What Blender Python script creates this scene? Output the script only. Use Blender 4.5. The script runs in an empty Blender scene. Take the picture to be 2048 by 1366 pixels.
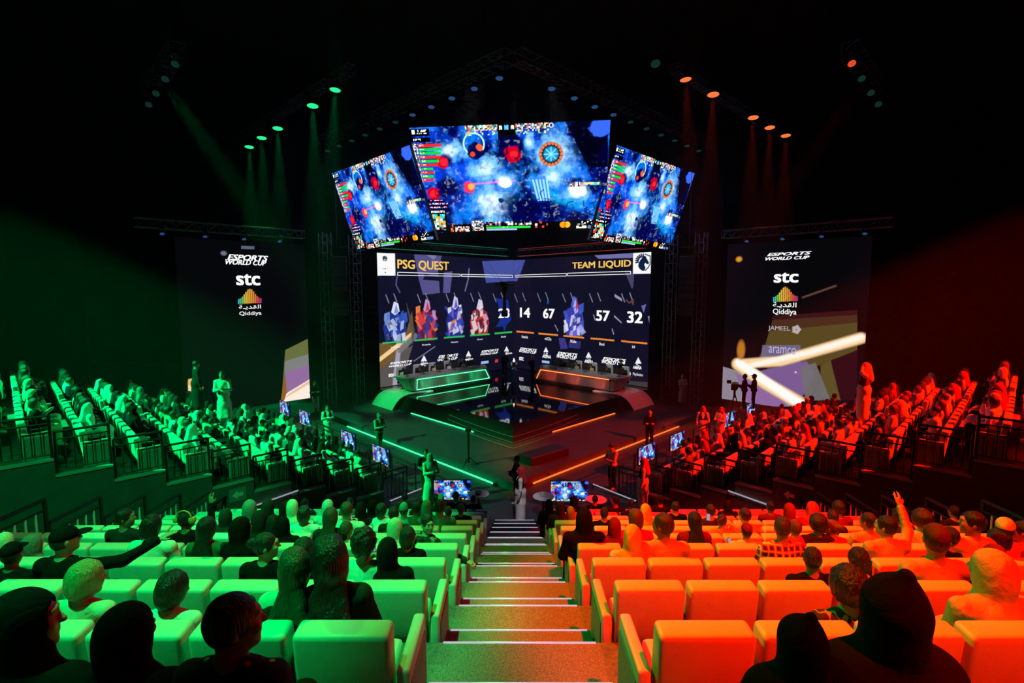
import bpy, bmesh, math, random
import numpy as np
from mathutils import Vector, Matrix, Euler

# ------------------------------------------------------------------ camera, world, light, exposure
scn = bpy.context.scene
COL = scn.collection
PI = math.pi
FOC = 1024.0                       # focal length in pixels of a 2048 wide frame (18 mm on 36 mm)
PITCH = math.radians(5.75)
VPX = 1026.0
cam_d = bpy.data.cameras.new('camera')
cam_d.lens = 18.0
cam_d.sensor_width = 36.0
cam_d.clip_start = 0.05
cam_d.clip_end = 300
cam = bpy.data.objects.new('camera', cam_d)
cam.rotation_euler = (PI / 2 - PITCH, 0, math.atan2(VPX - 1024, FOC))
COL.objects.link(cam)
scn.camera = cam

world = bpy.data.worlds.new('world')
scn.world = world
world.use_nodes = True
world.node_tree.nodes['Background'].inputs[0].default_value = (0.1, 0.12, 0.2, 1)
world.node_tree.nodes['Background'].inputs[1].default_value = 0.0

vs = scn.view_settings
vs.view_transform = 'Standard'
vs.look = 'None'
vs.exposure = 0.0
vs.gamma = 1.0
vs.use_curve_mapping = False
cy = scn.cycles
cy.use_denoising = True
cy.max_bounces = 3
cy.use_adaptive_sampling = True
cy.adaptive_threshold = 0.04
cy.adaptive_min_samples = 12
cy.diffuse_bounces = 1
cy.glossy_bounces = 2
cy.volume_bounces = 0
cy.transparent_max_bounces = 4
cy.caustics_reflective = False
cy.caustics_refractive = False
cy.light_sampling_threshold = 0.03
cy.sample_clamp_indirect = 4.0
cy.sample_clamp_direct = 0.0

GREEN = (0.0, 1.0, 0.18)
RED = (1.0, 0.005, 0.0)

LAMP_E = (8000, 9000, 9000, 8000, 8000)    # watts of the five coloured truss lamps of each side

def spot(name, loc, target, energy, color, angle=60, blend=0.5, size=0.3):
    d = bpy.data.lights.new(name, 'SPOT')
    d.energy = energy
    d.color = color
    d.spot_size = math.radians(angle)
    d.spot_blend = blend
    d.shadow_soft_size = size
    o = bpy.data.objects.new(name, d)
    o.location = loc
    o.rotation_euler = (Vector(target) - Vector(loc)).to_track_quat('-Z', 'Y').to_euler()
    COL.objects.link(o)
    return o

# audience wash lamps hung from the roof, green on one half of the hall and red on the other, plus added end wall fills
for s, c, k in ((-1, GREEN, 1.0), (1, RED, 3.4)):
    nm = 'green' if s < 0 else 'red'
    spot('wash_' + nm + '_side', (s * 22, 8.0, 7.6), (s * 11.6, 15.8, -5), (56000 if s < 0 else 25000) * k, c, 35, 0.25, 0.25)
    spot('wash_' + nm + '_wall_fill', (s * 3.0, 0.0, 9.0), (s * 9.3, 11.3, -4.8), (4500 if s < 0 else 700), c, 24, 0.6, 0.25)  # extra spot added only to brighten the stand's end wall and rails
    spot('wash_' + nm + '_near', (s * 4.2, (1.2 if s < 0 else -0.3), 9.5), (s * 3.5, 4.6, -4.0), (10500 if s < 0 else 8000) * k, c, 33, 0.3, 0.25)
    spot('wash_' + nm + '_far', (s * 5.4, (6.0 if s < 0 else 3.5), 9.5), (s * 4.5, 10.0, -5.5), (10500 if s < 0 else 8000) * k, c, 28, 0.4, 0.25)
    spot('wash_' + nm + '_cross', (s * 8.0, 12.0, 11.5), (-s * 2.3, 5.5, -4.0), (6500 if s < 0 else 2200), ((0.0, 1.0, 0.03) if s < 0 else RED), 34, 0.6, 0.3)
    spot('wash_' + nm + '_floor', (s * 6.5, 19.0, 9.6), (s * 5.0, 20.9, -7.1), 2600 * (1 if s < 0 else .5), c, 10, 0.5, 0.3)
    spot('wash_' + nm + '_wing', (s * 15.5, 24, 9), (s * 7.45, 29.5, -6.3), (13000 if s < 0 else 1200) * k, c, 12, 0.4, 0.3)
# cool white lamps of the stage roof: key on the desks, a pool on the trophy
for s in (-1, 1):
    spot('stage_key', (s * 1.5, 22.0, 8.8), (s * 5.6, 32.0, -5.0), 5200, (1, 0.95, 0.97), 18, 0.7, 0.4)
spot('trophy_key', (0.06, 30.8, 11.5), (0.06, 33.5, -5.6), 3500, (0.55, 0.7, 1.0), 7, 0.4, 0.15)
spot('stair_foot_fill', (1.2, 6.0, 9.5), (0.12, 15.2, -6.1), 5000, (1.0, 0.85, 0.95), 6.5, 0.6, 0.2)  # added fill from above the seats, brightens the figure at the stair foot
for y in (2.0, 5.5, 9.0):
    spot('stair_fill', (0.05, y, 10.0), (0.05, y + 1.2, -3.6), 1000, (1, 0.9, 0.66), 8, 0.8, 0.2)  # added warm fill along the stairs, stands for no actual fixture

# ------------------------------------------------------------------ projection helpers
CP, SP = math.cos(PITCH), math.sin(PITCH)
def ray(u, v):
    w = 683.0 - v
    return np.array([u - VPX, FOC * CP + w * SP, -FOC * SP + w * CP])
def at_y(u, v, y):
    r = ray(u, v); return r * (y / r[1])
def at_z(u, v, z):
    r = ray(u, v); return r * (z / r[2])
def at_plane(u, v, p, n):
    r = ray(u, v); return r * (np.dot(p, n) / np.dot(r, n))

# ------------------------------------------------------------------ materials
def lin(c):
    return tuple(((x / 255) / 12.92 if x / 255 <= 0.04045 else ((x / 255 + 0.055) / 1.055) ** 2.4) for x in c)
MATS = {}
def _mat(name):
    m = bpy.data.materials.new(name); m.use_nodes = True
    nt = m.node_tree
    return m, nt, nt.nodes, nt.links, nt.nodes['Principled BSDF']
def pmat(name, col, rough=0.6, metal=0.0, noise=0.0, scale=20.0, bump=0.0, spec=0.5):
    if name in MATS: return MATS[name]
    m, nt, N, L, b = _mat(name)
    b.inputs['Roughness'].default_value = rough
    b.inputs['Metallic'].default_value = metal
    b.inputs['Specular IOR Level'].default_value = spec
    b.inputs['Base Color'].default_value = (*col, 1)
    if noise or bump:
        tc = N.new('ShaderNodeTexCoord'); nz = N.new('ShaderNodeTexNoise')
        nz.inputs['Scale'].default_value = scale; nz.inputs['Detail'].default_value = 4
        L.new(tc.outputs['Object'], nz.inputs['Vector'])
        if noise:
            r = N.new('ShaderNodeValToRGB')
            r.color_ramp.elements[0].position = 0.3; r.color_ramp.elements[1].position = 0.7
            r.color_ramp.elements[0].color = (*[c * (1 - noise) for c in col], 1)
            r.color_ramp.elements[1].color = (*[min(1, c * (1 + noise)) for c in col], 1)
            L.new(nz.outputs['Fac'], r.inputs[0]); L.new(r.outputs[0], b.inputs['Base Color'])
        if bump:
            bp = N.new('ShaderNodeBump'); bp.inputs['Strength'].default_value = bump; bp.inputs['Distance'].default_value = 0.01
            L.new(nz.outputs['Fac'], bp.inputs['Height']); L.new(bp.outputs[0], b.inputs['Normal'])
    MATS[name] = m
    return m
def emat(name, col, strength=1.0):
    if name in MATS: return MATS[name]
    m, nt, N, L, b = _mat(name)
    b.inputs['Base Color'].default_value = (0.01, 0.01, 0.01, 1)
    b.inputs['Roughness'].default_value = 0.5
    b.inputs['Emission Color'].default_value = (*col, 1)
    b.inputs['Emission Strength'].default_value = strength
    MATS[name] = m
    return m
def omat(name, rough=0.85, kind='cloth'):
    """cloth, skin and hair that take their colour from the object they are on"""
    if name in MATS: return MATS[name]
    m, nt, N, L, b = _mat(name)
    oi = N.new('ShaderNodeObjectInfo'); tc = N.new('ShaderNodeTexCoord')
    b.inputs['Roughness'].default_value = rough
    b.inputs['Specular IOR Level'].default_value = {'hair': .6, 'skin': .4}.get(kind, .08)
    nz = N.new('ShaderNodeTexNoise'); mp = N.new('ShaderNodeMapping')
    L.new(tc.outputs['Object'], mp.inputs['Vector']); L.new(mp.outputs[0], nz.inputs['Vector'])
    mx = N.new('ShaderNodeMix'); mx.data_type = 'RGBA'; mx.blend_type = 'MULTIPLY'; mx.inputs[0].default_value = 1.0
    rp = N.new('ShaderNodeMapRange')
    L.new(nz.outputs['Fac'], rp.inputs[0]); L.new(rp.outputs[0], mx.inputs[7]); L.new(oi.outputs['Color'], mx.inputs[6])
    L.new(mx.outputs[2], b.inputs['Base Color'])
    bp = N.new('ShaderNodeBump'); L.new(nz.outputs['Fac'], bp.inputs['Height']); L.new(bp.outputs[0], b.inputs['Normal'])
    if kind == 'hair':
        mp.inputs['Scale'].default_value = (60, 60, 4); nz.inputs['Scale'].default_value = 2.0; nz.inputs['Detail'].default_value = 3
        rp.inputs[3].default_value = 0.55; rp.inputs[4].default_value = 1.5
        bp.inputs['Strength'].default_value = 0.7; bp.inputs['Distance'].default_value = 0.02
    elif kind == 'skin':
        nz.inputs['Scale'].default_value = 14; rp.inputs[3].default_value = 0.9; rp.inputs[4].default_value = 1.1
        bp.inputs['Strength'].default_value = 0.05
    else:
        nz.inputs['Scale'].default_value = 9; nz.inputs['Detail'].default_value = 5; nz.inputs['Distortion'].default_value = 1.2
        rp.inputs[3].default_value = 0.75; rp.inputs[4].default_value = 1.2
        bp.inputs['Strength'].default_value = 0.5; bp.inputs['Distance'].default_value = 0.03
    MATS[name] = m
    return m
def amat(name, attr='col', emit=None, rough=0.85):
    """colour from a per-vertex attribute: LED walls (emitting) and crowd cloth"""
    if name in MATS: return MATS[name]
    m, nt, N, L, b = _mat(name)
    a = N.new('ShaderNodeAttribute'); a.attribute_name = attr
    b.inputs['Roughness'].default_value = rough
    if emit:
        b.inputs['Base Color'].default_value = (0.004, 0.004, 0.005, 1)
        b.inputs['Specular IOR Level'].default_value = 0.1
        L.new(a.outputs['Color'], b.inputs['Emission Color']); b.inputs['Emission Strength'].default_value = emit
    else:
        L.new(a.outputs['Color'], b.inputs['Base Color'])
    MATS[name] = m
    return m

CLOTH = omat('cloth', 0.85); SKIN = omat('skin', 0.5, 'skin'); HAIR = omat('hair_strands', 0.33, 'hair')
BLACK = pmat('black_metal', (0.012, 0.012, 0.013), 0.45, 0.0)
RAILM = pmat('rail_black', (0.008, 0.008, 0.008), 0.5)
RAILW = pmat('rail_pale_edge', (0.9, 0.9, 0.92), 0.3, 0.3)
TRUSSM = pmat('truss_aluminium', (0.2, 0.2, 0.21), 0.4, 0.6)
WALLM = pmat('black_wall', (0.010, 0.010, 0.011), 0.9, noise=0.2, scale=2)
FLOORM = pmat('dark_floor_paint', (0.035, 0.035, 0.038), 0.55, noise=0.25, scale=1.5)
TIERM = pmat('tier_carpet', (0.13, 0.125, 0.12), 0.95, noise=0.3, scale=30, bump=0.2)
STAIRM = pmat('stair_carpet', (0.17, 0.155, 0.14), 0.95, noise=0.45, scale=90, bump=0.4)
ENDWALL = pmat('grandstand_end_paint', (0.115, 0.115, 0.115), 0.8, noise=0.12, scale=3)
LEDGEM = pmat('ledge_trim', (0.45, 0.45, 0.44), 0.5)
VINYL = pmat('seat_vinyl', (0.62, 0.58, 0.50), 0.42, noise=0.06, scale=8, bump=0.05)
SEATSIDE = pmat('seat_side_panel', (0.30, 0.28, 0.25), 0.7, noise=0.15, scale=40)
SEATDARK = pmat('seat_frame_dark', (0.03, 0.03, 0.03), 0.6)
NOSING = pmat('nosing_lit_strip', (0.9, 0.9, 0.92), 0.25, 1.0)
NOSING.node_tree.nodes['Principled BSDF'].inputs['Emission Color'].default_value = (.85, .8, 1, 1); NOSING.node_tree.nodes['Principled BSDF'].inputs['Emission Strength'].default_value = .55
STAGEM = pmat('stage_gloss', (0.006, 0.006, 0.008), 0.035, 0.0, spec=1.0)
STAGESIDE = pmat('stage_side_black', (0.006, 0.006, 0.007), 0.35)
DECKM = pmat('forestage_deck', (0.04, 0.04, 0.055), 0.6, noise=0.2, scale=2)
DESKW = pmat('desk_white', (0.26, 0.255, 0.255), 0.35)
WINGW = pmat('wing_white', (0.75, 0.75, 0.75), 0.4)
PANELM = pmat('desk_panel', (0.30, 0.27, 0.25), 0.3)
GLED = emat('led_green', (0.05, 1.0, 0.35), 1.6)
OLED = emat('led_orange', (1.0, 0.12, 0.02), 1.8)
WLED = emat('led_white', (0.8, 0.85, 1.0), 0.35)
SCREENM = amat('led_wall', emit=1.0)
def pattern(name, kind):
    m, nt, N, L, b = _mat(name); b.inputs['Roughness'].default_value = .85
    tc = N.new('ShaderNodeTexCoord'); rp = N.new('ShaderNodeValToRGB'); rp.color_ramp.interpolation = 'CONSTANT'
    if kind == 'check':
        ws = []
        for d in ('X', 'Z'):
            w = N.new('ShaderNodeTexWave'); w.bands_direction = d; w.inputs['Scale'].default_value = 4.5; L.new(tc.outputs['Object'], w.inputs['Vector']); ws.append(w)
        ad = N.new('ShaderNodeMath'); ad.operation = 'MAXIMUM'; L.new(ws[0].outputs['Fac'], ad.inputs[0]); L.new(ws[1].outputs['Fac'], ad.inputs[1])
        hf = N.new('ShaderNodeMath'); hf.operation = 'MULTIPLY'; hf.inputs[1].default_value = 1.0; L.new(ad.outputs[0], hf.inputs[0]); src = hf.outputs[0]
        cs = ((0, (.05, .01, .01)), (.55, (.40, .05, .04)), (.93, (.8, .7, .6)))
    elif kind == 'fleck':
        w = N.new('ShaderNodeTexVoronoi'); w.inputs['Scale'].default_value = 11; L.new(tc.outputs['Object'], w.inputs['Vector']); src = w.outputs['Distance']
        cs = ((0, (.6, .6, .55)), (.13, (.008, .008, .009)))
    else:
        w = N.new('ShaderNodeTexNoise'); w.inputs['Scale'].default_value = 11; w.inputs['Detail'].default_value = 1; L.new(tc.outputs['Object'], w.inputs['Vector']); src = w.outputs['Fac']
        cs = ((0, (.02, .015, .015)), (.56, (.5, .25, .14)), (.62, (.02, .015, .015)))
    while len(rp.color_ramp.elements) < len(cs): rp.color_ramp.elements.new(.5)
    for e, (q, c) in zip(rp.color_ramp.elements, cs): e.position = q; e.color = (*c, 1)
    L.new(src, rp.inputs[0]); L.new(rp.outputs[0], b.inputs['Base Color']); return m
PATTERNS = {k: pattern('cloth_' + k, k) for k in ('check', 'fleck', 'print')}
CROWDM = amat('crowd_cloth')
WHITE_E = emat('screen_white', (1, 1, 1), 1.0)
GOLD_E = emat('screen_gold', lin((247, 200, 95)), 1.0)

# ------------------------------------------------------------------ object helpers
def link(o, parent=None):
    COL.objects.link(o)
    if parent is not None: o.parent = parent
    return o
def tag(o, label=None, cat=None, group=None, kind=None):
    if label: o['label'] = label
    if cat: o['category'] = cat
    if group: o['group'] = group
    if kind: o['kind'] = kind
    return o
def empty(name, loc=(0, 0, 0), rz=0.0, label=None, cat=None, group=None):
    o = bpy.data.objects.new(name, None); o.empty_display_size = 0.1
    o.location = loc; o.rotation_euler = (0, 0, rz)
    link(o)
    return tag(o, label, cat, group)
def dup(o, parent=None):
    c = o.copy(); COL.objects.link(c)
    if parent is not None:
        c.parent = parent
    return c

class MB:
    """collects boxes, tubes, lathes and prisms into ONE mesh"""
    def __init__(self): self.v = []; self.f = []; self.m = []
    def add(self, vs, fs, mi=0):
        o = len(self.v); self.v += [tuple(map(float, p)) for p in vs]
        for f in fs: self.f.append([i + o for i in f]); self.m.append(mi)
        return self
    def box(self, c, s, mi=0, rz=0.0, rx=0.0):
        x, y, z = s[0] / 2, s[1] / 2, s[2] / 2
        R = Matrix.Rotation(rz, 3, 'Z') @ Matrix.Rotation(rx, 3, 'X'); c = Vector(c)
        vs = [c + R @ Vector((a * x, b * y, d * z)) for a in (-1, 1) for b in (-1, 1) for d in (-1, 1)]
        return self.add(vs, [(0, 1, 3, 2), (4, 6, 7, 5), (0, 4, 5, 1), (2, 3, 7, 6), (0, 2, 6, 4), (1, 5, 7, 3)], mi)
    def rbox(self, c, s, r=0.02, seg=2, mi=0, rx=0.0, rz=0.0):
        bm = bmesh.new(); bmesh.ops.create_cube(bm, size=1.0)
        bmesh.ops.scale(bm, vec=s, verts=bm.verts)
        bmesh.ops.bevel(bm, geom=bm.edges[:], offset=r, segments=seg, affect='EDGES', profile=0.5)
        M = Matrix.Translation(c) @ Matrix.Rotation(rz, 4, 'Z') @ Matrix.Rotation(rx, 4, 'X'); bmesh.ops.transform(bm, matrix=M, verts=bm.verts)
        bm.verts.index_update()
        self.add([v.co[:] for v in bm.verts], [[v.index for v in f.verts] for f in bm.faces], mi); bm.free()
        return self
    def tube(self, p0, p1, r0, r1=None, n=8, mi=0, caps=True):
        r1 = r0 if r1 is None else r1
        p0, p1 = Vector(p0), Vector(p1); d = (p1 - p0)
        if d.length < 1e-6: return self
        q = d.normalized().to_track_quat('Z', 'Y')
        vs = []
        for p, r in ((p0, r0), (p1, r1)):
            for i in range(n):
                a = 2 * PI * i / n; vs.append(p + q @ Vector((r * math.cos(a), r * math.sin(a), 0)))
        fs = [(i, (i + 1) % n, n + (i + 1) % n, n + i) for i in range(n)]
        if caps: fs += [list(range(n))[::-1], list(range(n, 2 * n))]
        return self.add(vs, fs, mi)
    def path(self, pts, r, n=6, mi=0):
        for a, b in zip(pts[:-1], pts[1:]): self.tube(a, b, r, n=n, mi=mi)
        return self
    def lathe(self, prof, c=(0, 0, 0), n=16, mi=0):
        c = Vector(c); vs = []; fs = []
        for r, z in prof:
            for i in range(n):
                a = 2 * PI * i / n; vs.append(c + Vector((r * math.cos(a), r * math.sin(a), z)))
        for j in range(len(prof) - 1):
            for i in range(n): fs.append((j * n + i, j * n + (i + 1) % n, (j + 1) * n + (i + 1) % n, (j + 1) * n + i))
        fs.append(list(range(n))[::-1]); fs.append([(len(prof) - 1) * n + i for i in range(n)])
        return self.add(vs, fs, mi)
    def prism(self, poly, z0, z1, mi=0, poly1=None):
        n = len(poly); poly1 = poly1 or poly
        vs = [(x, y, z0) for x, y in poly] + [(x, y, z1) for x, y in poly1]
        fs = [list(range(n))[::-1], list(range(n, 2 * n))] + [(i, (i + 1) % n, n + (i + 1) % n, n + i) for i in range(n)]
        return self.add(vs, fs, mi)
    def xf(self, M):
        self.v = [tuple(M @ Vector(p)) for p in self.v]; return self
    def build(self, name, mats, parent=None, smooth=False, fix=True):
        me = bpy.data.meshes.new(name)
        me.from_pydata(self.v, [], self.f)
        for m in (mats if isinstance(mats, (list, tuple)) else [mats]): me.materials.append(m)
        me.polygons.foreach_set('material_index', self.m)
        if fix:
            bm = bmesh.new(); bm.from_mesh(me); bmesh.ops.recalc_face_normals(bm, faces=bm.faces); bm.to_mesh(me); bm.free()
        if smooth:
            me.polygons.foreach_set('use_smooth', [True] * len(me.polygons))
        me.update()
        return link(bpy.data.objects.new(name, me), parent)

ORD = ['zeroth', 'first', 'second', 'third', 'fourth', 'fifth', 'sixth', 'seventh', 'eighth', 'ninth', 'tenth', 'eleventh', 'twelfth',
       'thirteenth', 'fourteenth', 'fifteenth', 'sixteenth', 'seventeenth', 'eighteenth']
Z0 = -7.1           # arena floor
ZD = -6.8           # forestage deck
ZS = -6.1           # stage top
R2 = math.sqrt(0.5)

# ------------------------------------------------------------------ structure: hall, grandstands, stage
def struct(o): o['kind'] = 'structure'; return o
struct(MB().box((0, 19, Z0 - 0.1), (84, 62, 0.2)).build('floor', FLOORM))
struct(MB().box((0, 19, 15.1), (84, 62, 0.2)).build('ceiling', WALLM))
struct(MB().box((0, 49.5, 4), (84, 0.4, 22.4)).build('wall_back', WALLM))
struct(MB().box((-41.5, 19, 4), (0.4, 61, 22.4)).build('wall_left', WALLM))
struct(MB().box((41.5, 19, 4), (0.4, 61, 22.4)).build('wall_right', WALLM))
struct(MB().box((0, -11.3, 4), (83, 0.4, 22.4)).build('wall_front', WALLM))

# front grandstand: row n has its floor at fz(n), the stair nosing of that floor at fy(n)
def fy(n): return 3.66 + 1.1 * n
def fz(n): return -(2.68 + 0.415 * n)
AX0, AX1 = -0.56, 0.66           # stair between the two halves
FW = 7.65                        # half width of the front grandstand
NR = 9                           # rows -1 .. 9
for s, xa, xb in ((-1, -FW, AX0), (1, AX1, FW)):
    m = MB()
    prof = [(fy(-5), Z0)]
    for n in range(-4, NR + 1): prof += [(fy(n - 1), fz(n)), (fy(n), fz(n))]
    prof.append((fy(NR), Z0))
    N = len(prof)
    vs_ = [(xa, y, z) for y, z in prof] + [(xb, y, z) for y, z in prof]
    m.add(vs_, [list(range(N))[::-1], list(range(N, 2 * N))] + [(i, (i + 1) % N, N + (i + 1) % N, N + i) for i in range(N)])
    struct(m.build('floor_tiers', TIERM))
m = MB(); prof = [(fy(-4), Z0)]
for n in range(-3, NR + 2):
    z = fz(n); prof += [(fy(n - 1) + 0.44, z), (fy(n), z), (fy(n), z - 0.2075), (fy(n) + 0.44, z - 0.2075)]
prof.append((fy(NR + 1) + 0.44, Z0)); N = len(prof)
m.add([(AX0, y, z) for y, z in prof] + [(AX1, y, z) for y, z in prof],
      [list(range(N))[::-1], list(range(N, 2 * N))] + [(i, (i + 1) % N, N + (i + 1) % N, N + i) for i in range(N)])
struct(m.build('floor_stairs', STAIRM))
k = 0
for n in range(-1, NR + 2):
    for y, z in ((fy(n), fz(n)), (fy(n) + 0.44, fz(n) - 0.2075)):
        k += 1
        m = MB()
        m.tube((AX0 + 0.03, y - 0.004, z + 0.003), (AX1 - 0.03, y - 0.004, z + 0.003), 0.008, n=10)
        m.tube((AX0 + 0.03, y - 0.004, z + 0.003), (AX0 + 0.03, y + 0.004, z - 0.16), 0.004, n=6)
        m.tube((AX1 - 0.03, y - 0.004, z + 0.003), (AX1 - 0.03, y + 0.004, z - 0.16), 0.004, n=6)
        struct(m.build('trim_%d' % k, NOSING, smooth=True))

# side grandstands: rows run along b, steps climb along a (away from the stage)
SD, SR = 1.004, 0.376
def side(s, a, b, z=0.0):
    return Vector((s * (3.7 + (a + b) * R2), 17.3 + (b - a) * R2, z))
def sz(n): return Z0 + SR * n
NS = 11; SB = 10.6
for s in (-1, 1):
    m = MB(); prof = [(SD, Z0)]
    for n in range(1, NS + 1): prof += [(n * SD, sz(n)), ((n + 1) * SD, sz(n))]
    prof.append(((NS + 1) * SD, Z0)); N = len(prof)
    m.add([side(s, a, 0, z) for a, z in prof] + [side(s, a, SB, z) for a, z in prof],
          [list(range(N))[::-1], list(range(N, 2 * N))] + [(i, (i + 1) % N, N + (i + 1) % N, N + i) for i in range(N)])
    struct(m.build('floor_tiers_side', TIERM))
    m = MB()
    w = MB()
    for n in range(1, NS + 1):   # painted end wall, stepping with the rows, and the pale ledge on each step
        a0, a1 = n * SD, (n + 1) * SD
        P = [side(s, a0, -0.02, Z0), side(s, a1, -0.02, Z0), side(s, a1, -0.02, sz(n) + 0.02), side(s, a0, -0.02, sz(n) + 0.02)]
        Q = [side(s, a0, -0.14, Z0), side(s, a1, -0.14, Z0), side(s, a1, -0.14, sz(n) + 0.02), side(s, a0, -0.14, sz(n) + 0.02)]
        w.add(P + Q, [(0, 1, 2, 3), (4, 5, 6, 7), (0, 1, 5, 4), (1, 2, 6, 5), (2, 3, 7, 6), (3, 0, 4, 7)])
        c = side(s, (a0 + a1) / 2, -0.09, sz(n) + 0.04)
        m.box(c, (1.0, 0.16, 0.045), rz=(PI / 4 if s < 0 else -PI / 4))
    struct(w.build('wall_grandstand', ENDWALL))
    struct(m.build('trim_ledge', LEDGEM))

# forestage deck and stage: diamonds whose front corner points at the front grandstand
def diamond(front, half, back=None):
    b = back if back is not None else front + 2 * half
    return [(0, front), (half, front + half), (0, b), (-half, front + half)]
deck = [(0, 17.5), (11.5, 29.0), (11.5, 33.0), (0, 40.5), (-11.5, 33.0), (-11.5, 29.0)]
struct(MB().prism(deck, Z0, ZD).build('floor_forestage', DECKM))
struct(MB().prism(diamond(22.15, 9.0, 40.1), ZD, ZS - 0.03, poly1=diamond(22.85, 8.6, 40.1)).build('floor_stage_base', STAGESIDE))
struct(MB().prism(diamond(22.85, 8.6, 40.05), ZS - 0.03, ZS).build('floor_stage', STAGEM))
for s, mat_, nm in ((-1, GLED, 'green'), (1, OLED, 'orange')):
    def seg(front, a, b, z, r=0.03):
        return MB().tube((s * a, front + a, z), (s * b, front + b, z), r, n=6)
    o = seg(22.02, 1.9, 5.6, ZD + 0.05, 0.035).build('light_strip', mat_)
    tag(o, 'thin %s light line at the foot of the stage front' % nm, 'light strip')
    o = seg(17.38, 0.75, 8.6, Z0 + 0.06, 0.035).build('light_strip', mat_)
    tag(o, 'long %s light line along the bottom step of the forestage' % nm, 'light strip')

# ------------------------------------------------------------------ LED walls: a painter on pixel grids
class Screen:
    """a flat LED wall: top left corner O, axes ex (right) and ey (down), size W x H metres"""
    def __init__(self, P):
        P = [np.array(p, float) for p in P]        # TL TR BR BL
        self.O = P[0]; e = P[1] - P[0]; self.W = np.linalg.norm(e); self.ex = e / self.W
        g = P[3] - P[0]; g = g - self.ex * np.dot(g, self.ex); self.H = np.linalg.norm(g); self.ey = g / self.H
        self.n = np.cross(self.ex, -self.ey)       # towards the viewer
    def uv(self, u, v):
        p = at_plane(u, v, self.O, self.n) - self.O
        return (np.dot(p, self.ex) / self.W, np.dot(p, self.ey) / self.H)
    def pt(self, a, b, off=0.0):
        return Vector(self.O + self.ex * self.W * a + self.ey * self.H * b + self.n * off)
    def M(self, sx=1.0, sy=1.0, loc=None):
        m = Matrix.Identity(4)
        for i in range(3):
            m[i][0] = self.ex[i] * sx; m[i][1] = -self.ey[i] * sy; m[i][2] = self.n[i]; m[i][3] = (loc if loc is not None else self.O)[i]
        return m
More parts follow.
